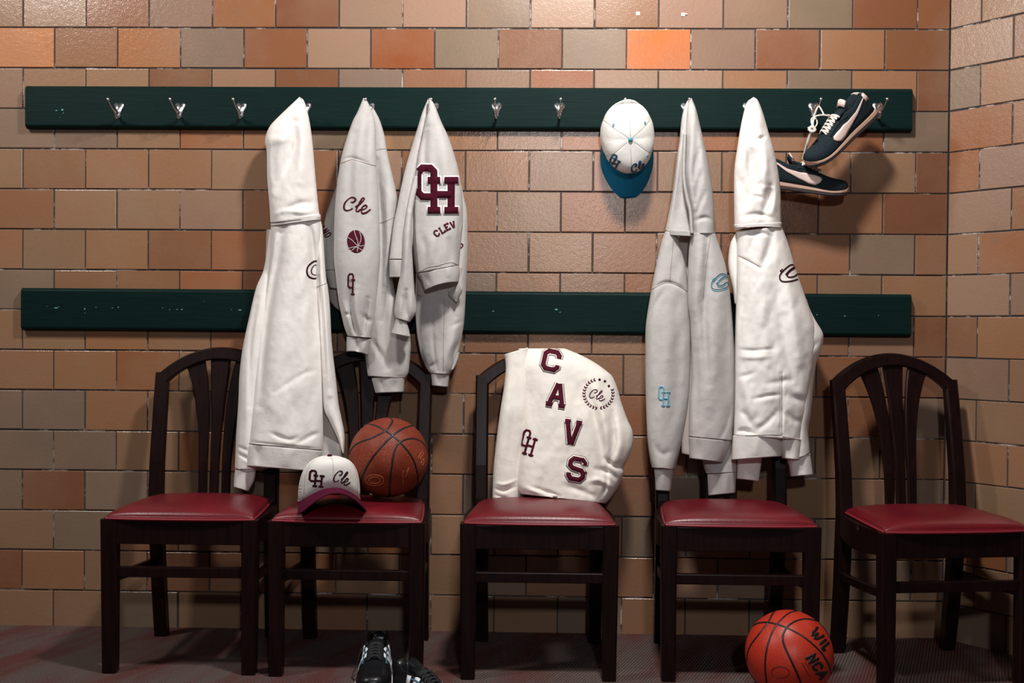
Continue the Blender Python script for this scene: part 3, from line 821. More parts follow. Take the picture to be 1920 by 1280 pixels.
#__SHOES__
# ------------------------------------------------------------------ shoes (local: y toe, z up, x lateral)
ST = [(0.0, .020, .084, .022), (.04, .028, .092, .022), (.12, .033, .090, .022), (.24, .034, .080, .021), (.36, .034, .082, .020), (.46, .036, .084, .019), (.58, .040, .073, .017),
      (.70, .043, .062, .015), (.80, .0435, .055, .014), (.89, .040, .050, .015), (.955, .031, .044, .017), (.99, .018, .035, .020), (1.0, .004, .024, .022)]
def shoe_geo(L, toe_spring=.012):
    ss = np.linspace(0, 1, 64); K = 30
    A = np.array(ST); V = []; F = []
    fi = lambda s, c: np.interp(s, A[:, 0], A[:, c])
    cols = {}
    for s in ss:
        hw, zt, zb = fi(s, 1), fi(s, 2), fi(s, 3)
        y = (s-.5)*L; spring = toe_spring*max(0, (s-.7)/.3)**2
        o = 0.0
        if .02 < s < .47: o = min(1, (s-.02)/.03)*min(1, (.47-s)/.10)
        row = []
        for k in range(K+1):
            a = math.pi*k/K; cx = math.cos(a); sx = math.sin(a)
            xs = hw*math.copysign(abs(cx)**.62, cx)*(1-.22*sx**2); z = zb+(zt-zb)*sx**.62
            if o > 0:
                # outer wall up to the collar then down inside
                q = abs(k/K*2-1)
                if q > .45:
                    f = (1-q)/.55; x2 = hw*(1-.26*f**2)*math.copysign(1, cx); z2 = zb+(zt-zb)*math.sin(f*math.pi/2)**.8
                else:
                    f = (q/.45); x2 = hw*.66*f**.7*math.copysign(1, cx); z2 = zb+.006+(zt-zb-.006)*(f**5)
                xs = xs*(1-o)+x2*o; z = z*(1-o)+z2*o
            row.append((xs, y, z+spring))
        V += row
    w = K+1
    for i in range(len(ss)-1):
        for k in range(K): F.append((i*w+k, (i+1)*w+k, (i+1)*w+k+1, i*w+k+1))
        F.append((i*w+K, (i+1)*w+K, (i+1)*w, i*w))
    F.append(tuple(range(w))); F.append(tuple((len(ss)-1)*w+k for k in range(w))[::-1])
    mids = []
    def layer(z0f, z1f, flare):
        VV = []; FF = []; S2 = np.linspace(0, 1, 48); n = 0
        for s in S2:
            hw = fi(s, 1)*(1+flare)+.002; y = (s-.5)*(L+.006); spring = toe_spring*max(0, (s-.7)/.3)**2
            a, b = z0f(s)+spring, z1f(s)+spring
            for (x, z) in ((-hw*.93, a), (-hw, a+.3*(b-a)), (-hw*.985, b), (hw*.985, b), (hw, a+.3*(b-a)), (hw*.93, a)): VV.append((x, y, z))
        for i in range(len(S2)-1):
            for k in range(6): FF.append((i*6+k, i*6+(k+1) % 6, (i+1)*6+(k+1) % 6, (i+1)*6+k))
        FF.append(tuple(range(6))); FF.append(tuple((len(S2)-1)*6+k for k in range(6)))
        return VV, FF
    mid = layer(lambda s: .009, lambda s: fi(s, 3)+.002, .05)
    outl = layer(lambda s: 0.0, lambda s: .0095, .04)
    return V, F, mid, outl, fi
def side_surface(s, h, L, side, hw_f, toe=.012, off=.0012):
    """point on the outer side wall at length s and height fraction h"""
    hw, zt, zb = hw_f(s, 1), hw_f(s, 2), hw_f(s, 3); spring = toe*max(0, (s-.7)/.3)**2
    z = zb+(zt-zb)*h
    o = 0.0
    if .02 < s < .47: o = min(1, (s-.02)/.03)*min(1, (.47-s)/.10)
    sx = min(1, max(0, h))**(1/.62); cx = math.sqrt(max(0, 1-sx*sx)); x1 = hw*cx**.62*(1-.22*sx*sx)
    f = math.asin(min(1, h)**(1/.8))/(math.pi/2); x2 = hw*(1-.26*f*f)
    x = x1*(1-o)+x2*o
    return Vector((side*(x+off), (s-.5)*L, z+spring+off*.4))
def strip_side(ctr, L, side, fi, M, name, mt, parent, nc=5, off=.0014):
    """ctr: list of (s, h_low, h_high)"""
    V = []; F = []
    for s, a, b in ctr:
        for j in range(nc): V.append(M @ side_surface(s, a+(b-a)*j/(nc-1), L, side, fi, off=off))
    for i in range(len(ctr)-1):
        for j in range(nc-1): F.append((i*nc+j, i*nc+j+1, (i+1)*nc+j+1, (i+1)*nc+j))
    o = mesh(name, V, F, mt, parent); md = o.modifiers.new('t', 'SOLIDIFY'); md.thickness = .0012; md.offset = 0
    return o
def frame_M(heel, toe_dir, up, origin_mid):
    y = Vector(toe_dir).normalized(); z = Vector(up); z = (z-y*z.dot(y)).normalized(); x = y.cross(z)
    return Matrix(((x.x, y.x, z.x, origin_mid.x), (x.y, y.y, z.y, origin_mid.y), (x.z, y.z, z.z, origin_mid.z), (0, 0, 0, 1)))
def runner(label, M, L, vis_side, upper_m, lace_m, kind, loc, group=None):
    t = thing('sneaker', label, 'shoe', tuple(loc), group)
    V, F, mid, outl, fi = shoe_geo(L)
    T = lambda vs: [M @ Vector(v) for v in vs]
    mesh('upper', T(V), F, upper_m, t)
    mesh('midsole', T(mid[0]), mid[1], M_MID if kind == 'swoosh' else M_STRIPE, t, False)
    mesh('outsole', T(outl[0]), outl[1], M_OUT, t, False)
    # tongue
    tv = []; tf = []
    tg = [(.30, .091, .020, ), (.34, .092, .020), (.40, .089, .019), (.47, .085, .017), (.55, .078, .014)]
    if kind == 'swoosh': tg = [(.27, .106, .021)]+tg
    for s, z, w in tg:
        for x in np.linspace(-1, 1, 7): tv.append((x*w, (s-.5)*L, z-.006*x*x))
    for i in range(len(tg)-1):
        for k in range(6): tf.append((i*7+k, i*7+k+1, (i+1)*7+k+1, (i+1)*7+k))
    o = mesh('tongue', T(tv), tf, M_SUEDE if kind == 'swoosh' else M_LEATH, t); md = o.modifiers.new('t', 'SOLIDIFY'); md.thickness = .005
    if kind == 'swoosh':
        o2v = [(x*.019, (s-.5)*L, z+.0035-.006*x*x) for s, z in ((.258, .111), (.285, .104), (.315, .097)) for x in np.linspace(-1, 1, 5)]
        o2 = mesh('tongue_tab', T(o2v), [(i*5+k, i*5+k+1, (i+1)*5+k+1, (i+1)*5+k) for i in range(2) for k in range(4)], M_SWOOSH, t)
        md = o2.modifiers.new('t', 'SOLIDIFY'); md.thickness = .003
        for sd in (1, -1):
            c = []
            for q in np.linspace(0, 1, 26):
                s = .055+q*.60
                cl = .93-.72*math.sin(min(1, q*1.12)*math.pi/2)**1.0 if q < .8 else None
                # centre path: high at the heel, sweeping low, then the fat end turning up
                cen = np.interp(q, [0, .3, .55, .75, .9, 1], [.86, .66, .47, .40, .44, .60])
                wid = np.interp(q, [0, .3, .55, .75, .88, .96, 1], [.03, .16, .30, .46, .52, .36, .03])
                c.append((s, cen-wid/2, cen+wid/2))
            strip_side(c, L, sd, fi, M, 'side_swoosh', M_SWOOSH, t)
        # pale heel tab
        hv = []
        for s in (0.0, .02, .045, .07):
            for h in (.62, .8, .98): hv.append(side_surface(s, h, L, 1, fi, off=.0016))
        nA = len(hv)
        for s in (0.0, .02, .045, .07):
            for h in (.62, .8, .98): hv.append(side_surface(s, h, L, -1, fi, off=.0016))
        hf = [(b+i*3+k, b+i*3+k+1, b+(i+1)*3+k+1, b+(i+1)*3+k) for b in (0, nA) for i in range(3) for k in range(2)]+[(0, 1, nA+1, nA), (1, 2, nA+2, nA+1)]
        o = mesh('heel_tab', T([(v.x, v.y-.0012, v.z) for v in hv]), hf, M_SWOOSH, t); md = o.modifiers.new('t', 'SOLIDIFY'); md.thickness = .002
    else:
        for sd in (1, -1):
            for s0 in (.33, .43, .53):
                strip_side([(s0+.024*0+d-.0, .06, .93) for d in np.linspace(0, .055, 4)], L, sd, fi, M, 'side_stripe', M_STRIPE, t)
    # stitched facing either side of the laces
    for sd in (1, -1):
        c = [(s, .80, .86) for s in np.linspace(.36, .66, 8)]
        strip_side(c, L, sd, fi, M, 'lace_facing', upper_m if kind == 'swoosh' else M_BSTR, t, 3, .001)
    # criss-cross laces
    for k in range(6):
        s = .42+k*.042; za = fi(s, 2); zb_ = fi(s+.03, 2)
        for sd in (1, -1):
            pts = catmull([(-sd*.019, (s-.5)*L, za-.003), (-sd*.010, (s+.008-.5)*L, za+.006), (sd*.004, (s+.018-.5)*L, za+.007), (sd*.018, (s+.03-.5)*L, zb_-.001)], 5)
            V, F = tube_data(T(pts), .0028, 6); mesh('lace', V, F, lace_m, t)
    return t, fi
LS = .262
# upper hanging shoe
hm = P1(1581, 267, -.125); MA = frame_M(None, (-.74, -.12, -.66), (-.62, -.40, .72), hm)
shA, fiA = runner('black suede sneaker hanging higher, toe pointing down to the left', MA, LS, 1, M_SUEDE, M_LACE, 'swoosh', hm, 'pair of black suede sneakers hung by their laces')
hm2 = P1(1506, 361, -.078); MB_ = frame_M(None, (.992, .02, -.125), (.12, -.16, .985), hm2)
shB, fiB = runner('black suede sneaker hanging lower, toe pointing right, heel behind the hoodie', MB_, LS, -1, M_SUEDE, M_BLACKT if False else M_LACE, 'swoosh', hm2, 'pair of black suede sneakers hung by their laces')
def cord(pts, r, mt, parent, name='lace'):
    V, F = tube_data(catmull(pts, 8), r, 6); return mesh(name, V, F, mt, parent)
Z1 = lambda x, y, Y: P1(1440+x/5.333, 150+y/5.333, Y)
cord([Z1(345, 800, -.10), Z1(370, 700, -.12), Z1(400, 590, -.14), Z1(430, 500, -.15), Z1(450, 400, -.13), Z1(475, 320, -.10), Z1(505, 262, -.082), Z1(535, 300, -.10), Z1(560, 350, -.14)], .0023, M_LACE, shA)
cord([Z1(352, 800, -.10), Z1(385, 690, -.12), Z1(420, 570, -.15), Z1(450, 500, -.16), Z1(490, 440, -.16), Z1(480, 390, -.15), Z1(440, 380, -.15), Z1(435, 430, -.16), Z1(470, 480, -.17)], .0022, M_LACE, shA)
cord([Z1(400, 480, -.16), Z1(430, 470, -.17), Z1(460, 500, -.17), Z1(450, 440, -.17), Z1(470, 370, -.16), Z1(540, 350, -.16), Z1(640, 360, -.16), Z1(600, 350, -.165)], .0026, M_LACE, shA)
cord([Z1(410, 500, -.17), Z1(440, 465, -.175), Z1(470, 500, -.175), Z1(440, 515, -.175), Z1(405, 490, -.17)], .0045, M_LACE, shA, 'lace_knot')
# floor shoes
L2 = .285; SC = 1.1
def floorM(x, y, head, roll=0):
    a = math.radians(head)
    return Matrix.Translation((x, y, 0.0)) @ Matrix.Rotation(a, 4, 'Z') @ Matrix.Scale(SC, 4)
MF = floorM(-.432, -.500, 180+5)
shC, _ = runner('black leather sneaker with three white stripes on the carpet, left of its pair', MF, L2, 1, M_LEATH, M_BLACE, 'stripes', (-.432, -.500, 0), 'pair of striped sneakers on the carpet')
MF2 = floorM(-.262, -.735, 180+34)
shD, _ = runner('black leather sneaker with white stripes by the chair leg, right of its pair', MF2, L2, 1, M_LEATH, M_BLACE, 'stripes', (-.262, -.735, 0), 'pair of striped sneakers on the carpet')
cord([(-.45, -.45, .092), (-.475, -.46, .080), (-.49, -.465, .03), (-.50, -.48, .006), (-.485, -.51, .004)], .0018, M_BLACE, shC)
#__CLOTHES__
# ------------------------------------------------------------------ cloth
def lut(pts, n=200):
    """photo outline -> dense curve with a 0..1 parameter along it"""
    c = catmull(pts, 10) if len(pts) > 2 else catmull(pts, 20)
    d = np.r_[0, np.cumsum(np.hypot(*(c[1:]-c[:-1]).T))]; s = np.linspace(0, d[-1], n)
    return np.c_[np.interp(s, d, c[:, 0]), np.interp(s, d, c[:, 1])]
def vnoise(x, y, seed):
    r = np.random.RandomState(seed); T = r.rand(64, 64)
    xi = np.floor(x).astype(int); yi = np.floor(y).astype(int); fx = x-xi; fy = y-yi
    fx = fx*fx*(3-2*fx); fy = fy*fy*(3-2*fy)
    g = lambda a, b: T[(a) % 64, (b) % 64]
    return (g(xi, yi)*(1-fx)+g(xi+1, yi)*fx)*(1-fy)+(g(xi, yi+1)*(1-fx)+g(xi+1, yi+1)*fx)*fy-.5
def cloth_part(name, L, R_, depth, folds, mt, parent, nv=None, nu=None, noise_mm=2.0, seed=1, e=2.6, sag=0.0, hollow=0.5, nstretch=(30, 105), world=None, thick_back=.35, ribs=0, match='y'):
    """soft closed shell. L, R_: left and right outline (photo points, top to bottom); depth: [(t, Y front centre, half thickness)]
    folds: [(polyline, mm (+ valley, - ridge), px width)]"""
    h = max(np.ptp([p[1] for p in L]), np.ptp([p[1] for p in R_]), 6); w = max(6, max(abs(a[0]-b[0]) for a in L for b in R_)*.9)
    nv = nv or int(min(260, max(8, h/2.0))); nu = nu or int(min(110, max(14, w/1.8)))
    A = lut(L, 400); B = lut(R_, 400); t = np.linspace(0, 1, nv)
    def at(C):
        if match == 'y' and abs(C[-1, 1]-C[0, 1]) > 20:
            y = np.maximum.accumulate(C[:, 1]+np.arange(len(C))*1e-6); yy = (y-y[0])/(y[-1]-y[0])
        else: yy = np.linspace(0, 1, len(C))
        return np.c_[np.interp(t, yy, C[:, 0]), np.interp(t, yy, C[:, 1])]
    a = at(A); b = at(B)
    dt = np.array([d[0] for d in depth]); Yc = np.interp(t, dt, [d[1] for d in depth]); Th = np.interp(t, dt, [d[2] for d in depth])
    k = np.ones(max(3, nv//12 | 1)); k /= k.sum(); pad = len(k)//2
    sm = lambda v: np.convolve(np.pad(v, pad, 'edge'), k, 'valid')[:nv]
    Yc, Th = sm(Yc), sm(Th)
    nb = max(8, nu//3)
    uf = np.sin(np.linspace(-1, 1, nu)*math.pi/2*.96)/math.sin(math.pi/2*.96); ub = np.linspace(1, -1, nb+2)[1:-1]
    ub = np.sin(ub*math.pi/2)
    u = np.r_[uf, ub]; nr = len(u); front = np.r_[np.ones(nu), np.zeros(nb)]
    U = np.tile(u, (nv, 1)); FR = np.tile(front, (nv, 1))
    X = a[:, :1]+(b[:, :1]-a[:, :1])*(U+1)/2; Yp = a[:, 1:]+(b[:, 1:]-a[:, 1:])*(U+1)/2 + sag*(1-U*U)*t[:, None]**2
    prof = (1-np.abs(U)**e).clip(0)**(1/e)
    Y = Yc[:, None] + Th[:, None] - np.where(FR > 0, Th[:, None]*prof*2, 0) + np.where(FR > 0, 0, Th[:, None]*prof*thick_back*0)
    edge = (1-np.abs(U)**8).clip(0)
    D = np.zeros_like(X)
    for poly, mm, wd in folds:
        q = lut(poly, 40); best = np.full(X.shape, 1e9); ti = np.zeros(X.shape)
        for i in range(len(q)-1):
            ax, ay = q[i]; bx, by = q[i+1]; L2_ = (bx-ax)**2+(by-ay)**2+1e-9
            tt = (((X-ax)*(bx-ax)+(Yp-ay)*(by-ay))/L2_).clip(0, 1)
            dd = (X-ax-tt*(bx-ax))**2+(Yp-ay-tt*(by-ay))**2
            m_ = dd < best; best = np.where(m_, dd, best); ti = np.where(m_, (i+tt)/(len(q)-1), ti)
        taper = np.sin(np.clip(ti, .04, .96)*math.pi)**.5
        D += 1.6*mm/1000*np.exp(-best/(wd*wd))*taper
    D += noise_mm/1000*(1.6*vnoise(X/nstretch[0]+seed, Yp/nstretch[1]+seed*3, seed)+1.1*vnoise((X+Yp*.4)/(nstretch[0]*.5)+9, (Yp-X*.3)/(nstretch[1]*.36)+5, seed+7)+.4*vnoise(X/7+3, Yp/11, seed+11))
    if ribs: D += .0008*np.sin(U*ribs*math.pi)
    Y = Y + np.where(FR > 0, D*edge, 0)
    Y = np.minimum(Y, np.where(FR > 0, Yc[:, None]+Th[:, None]-.002+.0*Y, 1e9))
    V = P(X.ravel(), Yp.ravel(), Y.ravel()); V = list(V); F = []
    for i in range(nv-1):
        for j in range(nr): F.append((i*nr+j, i*nr+(j+1) % nr, (i+1)*nr+(j+1) % nr, (i+1)*nr+j))
    # closed ends; the lower one is pushed up inside so that the hem reads as an edge
    for row, s in ((0, 1), (nv-1, -1)):
        base = len(V); ring = [row*nr+j for j in range(nr)]
        c = np.mean([V[i] for i in ring], axis=0); up = np.array([0, 0, .012*hollow]) if s < 0 else np.array([0, 0, 0])
        for i in ring: V.append(V[i]*.88+c*.12+up*1.0)
        for j in range(nr): F.append((ring[j], ring[(j+1) % nr], base+(j+1) % nr, base+j))
        V.append(c+up*1.6)
        for j in range(nr): F.append((base+j, base+(j+1) % nr, len(V)-1))
    o = mesh(name, V, F, mt, parent)
    bm = bmesh.new(); bm.from_mesh(o.data); bmesh.ops.recalc_face_normals(bm, faces=bm.faces); bm.to_mesh(o.data); bm.free()
    return o
def seam_shade(pts, objs, parent, w=1.3, mt=None, name='seam_groove_shade', off=.0006):  # darker ribbon painting the shadow of a seam groove
    return lay(name, [ribbon2d(catmull(pts, 8), w, False, 2.0, 2)], bvh(objs), mt or M_THREAD_SHADE, parent, off, .0008)
def zz(ox, oy, s): return lambda L: [(ox+x/s, oy+y/s) for x, y in L]
z2 = zz(420, 160, 4); z3 = zz(420, 440, 4); z4_ = zz(420, 700, 4); z7 = zz(1180, 160, 3.2); z8_ = zz(1180, 500, 2.7825); z5 = zz(840, 600, 3.555)

# ---- cream hoodie on the left
hd = thing('hooded_sweatshirt', 'long cream hoodie hanging between the two leftmost chairs, small round badge at its edge', 'hoodie', tuple(P1(563, 190, -.09)))
YB = [(0, -.118, .044), (.3, -.135, .044), (1, -.215, .040)]
back = cloth_part('back_panel', [(500, 430), (492, 600), (478, 760), (470, 884)], [(590, 430), (618, 600), (630, 760), (643, 800), (645, 850)], [(0, -.055, .012), (.6, -.13, .012), (1, -.165, .012)], [], M_INNER_SHADE, hd)
slL = cloth_part('sleeve', [(506, 430), (495, 502), (480, 540), (467, 595), (455, 652), (449, 702), (447, 750), (443, 812), (440, 880)],
    [(535, 430), (520, 520), (505, 600), (496, 680), (490, 740), (487, 800), (483, 850), (481, 880)], [(0, -.075, .014), (.4, -.135, .022), (1, -.185, .026)],
    [([(500, 520), (478, 620), (466, 720), (462, 860)], -6, 8), ([(482, 560), (470, 650), (468, 760)], 5, 5), ([(446, 850), (470, 862), (482, 858)], 5, 3), ([(445, 836), (465, 845)], 3, 3)], M_CREAM, hd, seed=3)
cuffL = cloth_part('cuff', [(441, 876), (439, 896), (438, 913)], [(480, 880), (477, 900), (466, 921)], [(0, -.185, .022), (1, -.185, .018)], [([(470, 880), (466, 915)], 4, 5)], M_CREAM, hd, noise_mm=1, seed=4)
slR = cloth_part('sleeve', [(575, 412), (585, 480), (592, 560), (598, 640), (603, 720), (606, 765), (618, 790), (632, 820), (641, 846)],
    [(600, 410), (605, 432), (611, 515), (615, 540), (619, 580), (622, 640), (629, 702), (635, 757), (640, 782), (646, 815), (645, 852)], [(0, -.085, .016), (.5, -.15, .03), (1, -.20, .028)],
    [([(598, 440), (606, 540), (612, 640), (618, 740)], -8, 6), ([(597, 520), (605, 600), (610, 700)], 6, 4)], M_CREAM, hd, seed=5)
inner = cloth_part('back_hem', [(600, 812), (602, 850), (600, 870)], [(646, 838), (643, 848), (641, 862)], [(0, -.165, .012), (1, -.17, .012)], [], M_CREAM, hd, noise_mm=1, seed=6)
body = cloth_part('body', [(508, 414), (507, 440), (503, 500), (496, 545), (489, 600), (481, 660), (474, 740), (468, 800), (465, 832)],
    [(600, 406), (602, 440), (600, 470), (597, 520), (599, 565), (604, 615), (607, 665), (607, 760), (606, 825), (604, 844)], YB,
    [([(531, 428), (524, 470), (512, 530), (500, 600), (492, 680), (486, 760)], 15, 8), ([(518, 424), (510, 480), (499, 540)], -6, 6), ([(546, 425), (541, 520), (528, 640), (512, 760)], -7, 16),
     ([(578, 420), (584, 440), (588, 480), (592, 540)], 15, 6), ([(566, 410), (566, 520), (572, 640), (576, 780)], -6, 20), ([(575, 690), (545, 740), (525, 800)], -4, 14), ([(600, 560), (585, 640), (590, 740)], 5, 12),
     ([(508, 812), (540, 824), (556, 820)], 5, 4), ([(560, 830), (585, 816), (600, 812)], 5, 4), ([(470, 828), (500, 832), (540, 836), (600, 842)], 4, 2.2), ([(515, 735), (570, 700), (590, 695)], 3, 5)], M_CREAM, hd, noise_mm=4, seed=2)
hem = cloth_part('hem_band', [(464, 833), (461, 852), (459, 873)], [(604, 845), (601, 862), (598, 884)], [(0, -.214, .040), (1, -.212, .037)], [([(486, 835), (484, 872)], 5, 8), ([(540, 838), (535, 878)], -4, 12)], M_CREAM, hd, noise_mm=1.5, seed=7)
hood = cloth_part('hood', [(561, 182), (545, 197), (525, 216), (507, 235), (499, 252), (497, 267), (500, 285), (501, 335), (505, 385), (507, 418)],
    [(562, 182), (568, 186), (573, 197), (580, 225), (586, 267), (592, 335), (598, 395), (602, 408)], [(0, -.098, .004), (.1, -.105, .016), (.3, -.115, .034), (.7, -.125, .045), (1, -.13, .047)],
    [([(554, 230), (548, 280), (530, 335), (512, 370)], 16, 13), ([(560, 200), (566, 270), (562, 340)], -8, 10), ([(520, 240), (512, 300), (516, 350)], 6, 9), ([(508, 262), (530, 262), (545, 250)], -5, 8), ([(590, 280), (584, 340), (588, 390)], 5, 9), ([(530, 400), (560, 382), (592, 380)], 5, 6), ([(505, 404), (540, 395), (570, 398), (598, 392)], -4, 5)],
    M_CREAM, hd, noise_mm=4, seed=8, match='i')
band = cloth_part('hood_seam_band', [(507, 412), (508, 424)], [(601, 402), (602, 411)], [(0, -.130, .0485), (1, -.128, .0475)], [], M_CREAM, hd, nv=8, noise_mm=.5, sag=0)
seam_shade([(465, 831), (500, 834), (540, 836), (580, 841), (604, 845)], [body, hem], hd, 1.1)
seam_shade([(442, 876), (460, 884), (478, 882)], [slL, cuffL], hd, 1.1)
seam_shade([(594, 538), (604, 534), (615, 529)], [slR], hd, 1.0)
tb = bvh([body])
c_tf = aff(574, 489, 26, 33, 0)
lay('embroidered_badge', [ribbon2d([c_tf(p) for p in catmull([(.95, .04), (.6, .02), (.2, .25), (.05, .55), (.15, .85), (.5, 1.0), (.95, .95)], 6)], 3.0, False, 1.5)], tb, M_BLACKT, hd, .001)
lay('embroidered_badge', [ribbon2d([c_tf(p) for p in catmull([(.95, .22), (.6, .25), (.38, .5), (.45, .75), (.95, .85)], 6)], 1.6, False, 1.5)], tb, M_BLACKT, hd, .001)

# ---- grey sweatshirt with script, ball and monogram down one sleeve
sw = thing('sweatshirt', 'light grey sweatshirt with script, ball and monogram prints down its front sleeve', 'sweatshirt', tuple(P1(684, 190, -.09)))
bodyB = cloth_part('body', [(632, 345), (617, 385), (608, 415), (604, 450), (604, 480), (606, 506)], [(650, 350), (650, 400), (648, 450), (646, 480), (646, 506)], [(0, -.045, .01), (1, -.062, .014)], [([(628, 400), (622, 470)], 5, 6)], M_GREY, sw, seed=21)
hemB = cloth_part('hem_band', [(606, 507), (613, 524), (617, 540)], [(646, 505), (646, 520), (646, 541)], [(0, -.060, .014), (1, -.060, .013)], [], M_GREY, sw, noise_mm=1, seed=22)
innB = cloth_part('back_panel', [(612, 530), (616, 560), (626, 575)], [(648, 520), (648, 560), (648, 590)], [(0, -.040, .01), (1, -.042, .01)], [], M_INNER_SHADE, sw, seed=23)
sl2 = cloth_part('sleeve', [(690, 215), (695, 300), (700, 400), (695, 500), (688, 580), (684, 640), (686, 680), (690, 705)],
    [(700, 202), (712, 225), (721, 255), (726, 285), (735, 325), (742, 355), (745, 380), (740, 430), (734, 500), (744, 560), (762, 600), (770, 640), (769, 670), (766, 698), (760, 710)], [(0, -.065, .012), (.3, -.085, .022), (.7, -.11, .028), (1, -.125, .024)],
    [([(706, 300), (713, 380), (716, 460), (712, 600)], 9, 6), ([(728, 330), (733, 440), (736, 560), (742, 690)], -5, 9), ([(722, 540), (720, 620), (722, 690)], 5, 6), ([(700, 640), (712, 660), (728, 690)], 6, 5), ([(746, 610), (744, 660), (748, 700)], -5, 6), ([(760, 640), (752, 672)], 4, 4)], M_GREY, sw, seed=24, noise_mm=3)
cf2 = cloth_part('cuff', [(696, 708), (700, 722), (704, 737)], [(760, 706), (758, 720), (757, 735)], [(0, -.125, .022), (1, -.125, .020)], [([(716, 712), (718, 735)], 3, 4), ([(740, 712), (740, 733)], 3, 5)], M_GREY, sw, noise_mm=.8, seed=25)
sl1 = cloth_part('sleeve', [(681, 184), (670, 210), (660, 230), (645, 275), (637, 310), (631, 355), (627, 410), (626, 480), (629, 515), (635, 565), (641, 595), (646, 615), (652, 630)],
    [(684, 184), (690, 192), (698, 212), (704, 240), (706, 310), (710, 372), (712, 435), (713, 480), (711, 515), (707, 565), (700, 615), (697, 634)], [(0, -.098, .004), (.08, -.105, .014), (.25, -.12, .028), (.7, -.14, .036), (1, -.14, .030)],
    [([(684, 200), (676, 260), (668, 320), (666, 400)], -4, 9), ([(664, 250), (658, 330), (656, 420)], 4, 8), ([(692, 220), (690, 300), (692, 400)], 4, 6), ([(657, 530), (656, 570), (662, 600), (670, 632)], 9, 5), ([(668, 540), (668, 590), (680, 632)], -7, 6), ([(690, 560), (684, 600), (680, 628)], 7, 5),
     ([(640, 560), (650, 590), (655, 622)], -5, 5), ([(646, 590), (657, 588)], 5, 3), ([(678, 590), (690, 600), (700, 598)], 4, 5), ([(640, 300), (660, 296), (690, 306)], 3, 3)], M_GREY, sw, seed=26, noise_mm=2.5, match='i')
cf1 = cloth_part('cuff', [(650, 631), (649, 645), (649, 659)], [(697, 636), (693, 650), (690, 666)], [(0, -.138, .026), (1, -.140, .024)], [([(668, 636), (672, 660)], 6, 4), ([(685, 640), (680, 662)], -4, 4)], M_GREY, sw, noise_mm=1, seed=27, sag=-3)
seam_shade([(637, 307), (650, 302), (660, 299), (672, 302), (690, 307), (705, 311)], [sl1], sw, 1.2)
seam_shade([(712, 418), (726, 413), (744, 405)], [sl2], sw, 1.0); seam_shade([(704, 282), (715, 279), (725, 279)], [sl2], sw, 1.0)
seam_shade([(604, 506), (625, 506), (634, 507)], [bodyB, hemB], sw, 1.0); seam_shade([(696, 709), (720, 706), (745, 707), (760, 706)], [sl2, cf2], sw, 1.0)
seam_shade([(651, 631), (668, 634), (684, 632), (697, 636)], [sl1, cf1], sw, 1.0)
tb = bvh([sl1])
lay('script_print', cle(aff(645.5, 367, 50, 30, 6), 2.6, 1.4), tb, M_PRINT, sw, .0009)
lay('ball_print', [disc2d(667.5, 452.5, 16.5, 21.5, math.radians(-6))], tb, M_PRINT, sw, .0009)
lay('ball_print_lines', [ribbon2d(catmull(z2([(975, 1082), (985, 1120), (1000, 1160), (1005, 1200), (1000, 1250)]), 6), 1.2, False, 1.5), ribbon2d(catmull(z2([(930, 1140), (960, 1160), (990, 1190), (1020, 1205), (1050, 1200)]), 6), 1.2, False, 1.5),
     ribbon2d(catmull(z2([(1018, 1100), (1028, 1140), (1020, 1180), (1003, 1205), (960, 1215), (932, 1225)]), 6), 1.2, False, 1.5), ribbon2d(catmull(z2([(955, 1240), (990, 1215), (1020, 1225), (1035, 1240)]), 6), 1.2, False, 1.5)], tb, M_GREY, sw, .0016)
lay('monogram_print', [oh(aff(651.5, 510, 25, 44, 2), 3.0, 1.4)[i] for i in (0, 1, 4, 6)], tb, M_PRINT, sw, .0009)
tbb = bvh([bodyB])
sh = []
for i, (ch_, x, y) in enumerate((('A', 607, 420), ('N', 613, 427), ('D', 618, 434))): sh += word(ch_, aff(x, y, 7, 13, 50, -.1), 2.0, 1.2)
lay('arched_lettering', sh, tbb, M_PRINT, sw, .001)

# ---- grey sweatshirt with the large monogram
s3 = thing('sweatshirt', 'light grey sweatshirt with a large maroon monogram patch above arched lettering', 'sweatshirt', tuple(P1(807, 190, -.09)))
body3b = cloth_part('body_side', [(802, 186), (792, 210), (782, 242), (770, 280), (760, 315), (752, 350), (745, 385), (737, 425), (730, 486)], [(806, 190), (800, 230), (795, 280), (790, 330), (780, 380), (778, 430), (770, 486)],
    [(0, -.075, .004), (.3, -.085, .016), (1, -.155, .015)], [([(796, 220), (780, 300), (765, 380), (755, 470)], -5, 6), ([(790, 260), (776, 340), (764, 420)], 5, 5)], M_GREY, s3, seed=31)
hem3b = cloth_part('hem_band', [(730, 487), (730, 505), (730, 520)], [(768, 487), (768, 505), (768, 520)], [(0, -.155, .014), (1, -.155, .013)], [([(742, 488), (741, 518)], -3, 4)], M_GREY, s3, noise_mm=1, seed=32)
sl3b = cloth_part('sleeve', [(800, 300), (786, 420), (781, 500), (779, 557), (780, 615), (787, 657), (795, 680), (801, 692), (807, 700)],
    [(852, 290), (862, 330), (870, 370), (876, 400), (877, 440), (877, 480), (874, 540), (871, 595), (867, 627), (861, 660), (855, 680), (848, 694), (843, 702)], [(0, -.055, .012), (.3, -.065, .022), (.6, -.09, .030), (1, -.110, .024)],
    [([(860, 590), (852, 630), (838, 670), (836, 700)], -9, 9), ([(812, 560), (812, 640), (820, 695)], 3, 3), ([(871, 600), (858, 606), (848, 612)], 3, 4), ([(862, 640), (852, 660), (850, 690)], 6, 4), ([(868, 380), (869, 480), (864, 560)], -5, 7), ([(806, 690), (816, 680)], 4, 4)], M_GREY, s3, seed=33, noise_mm=3)
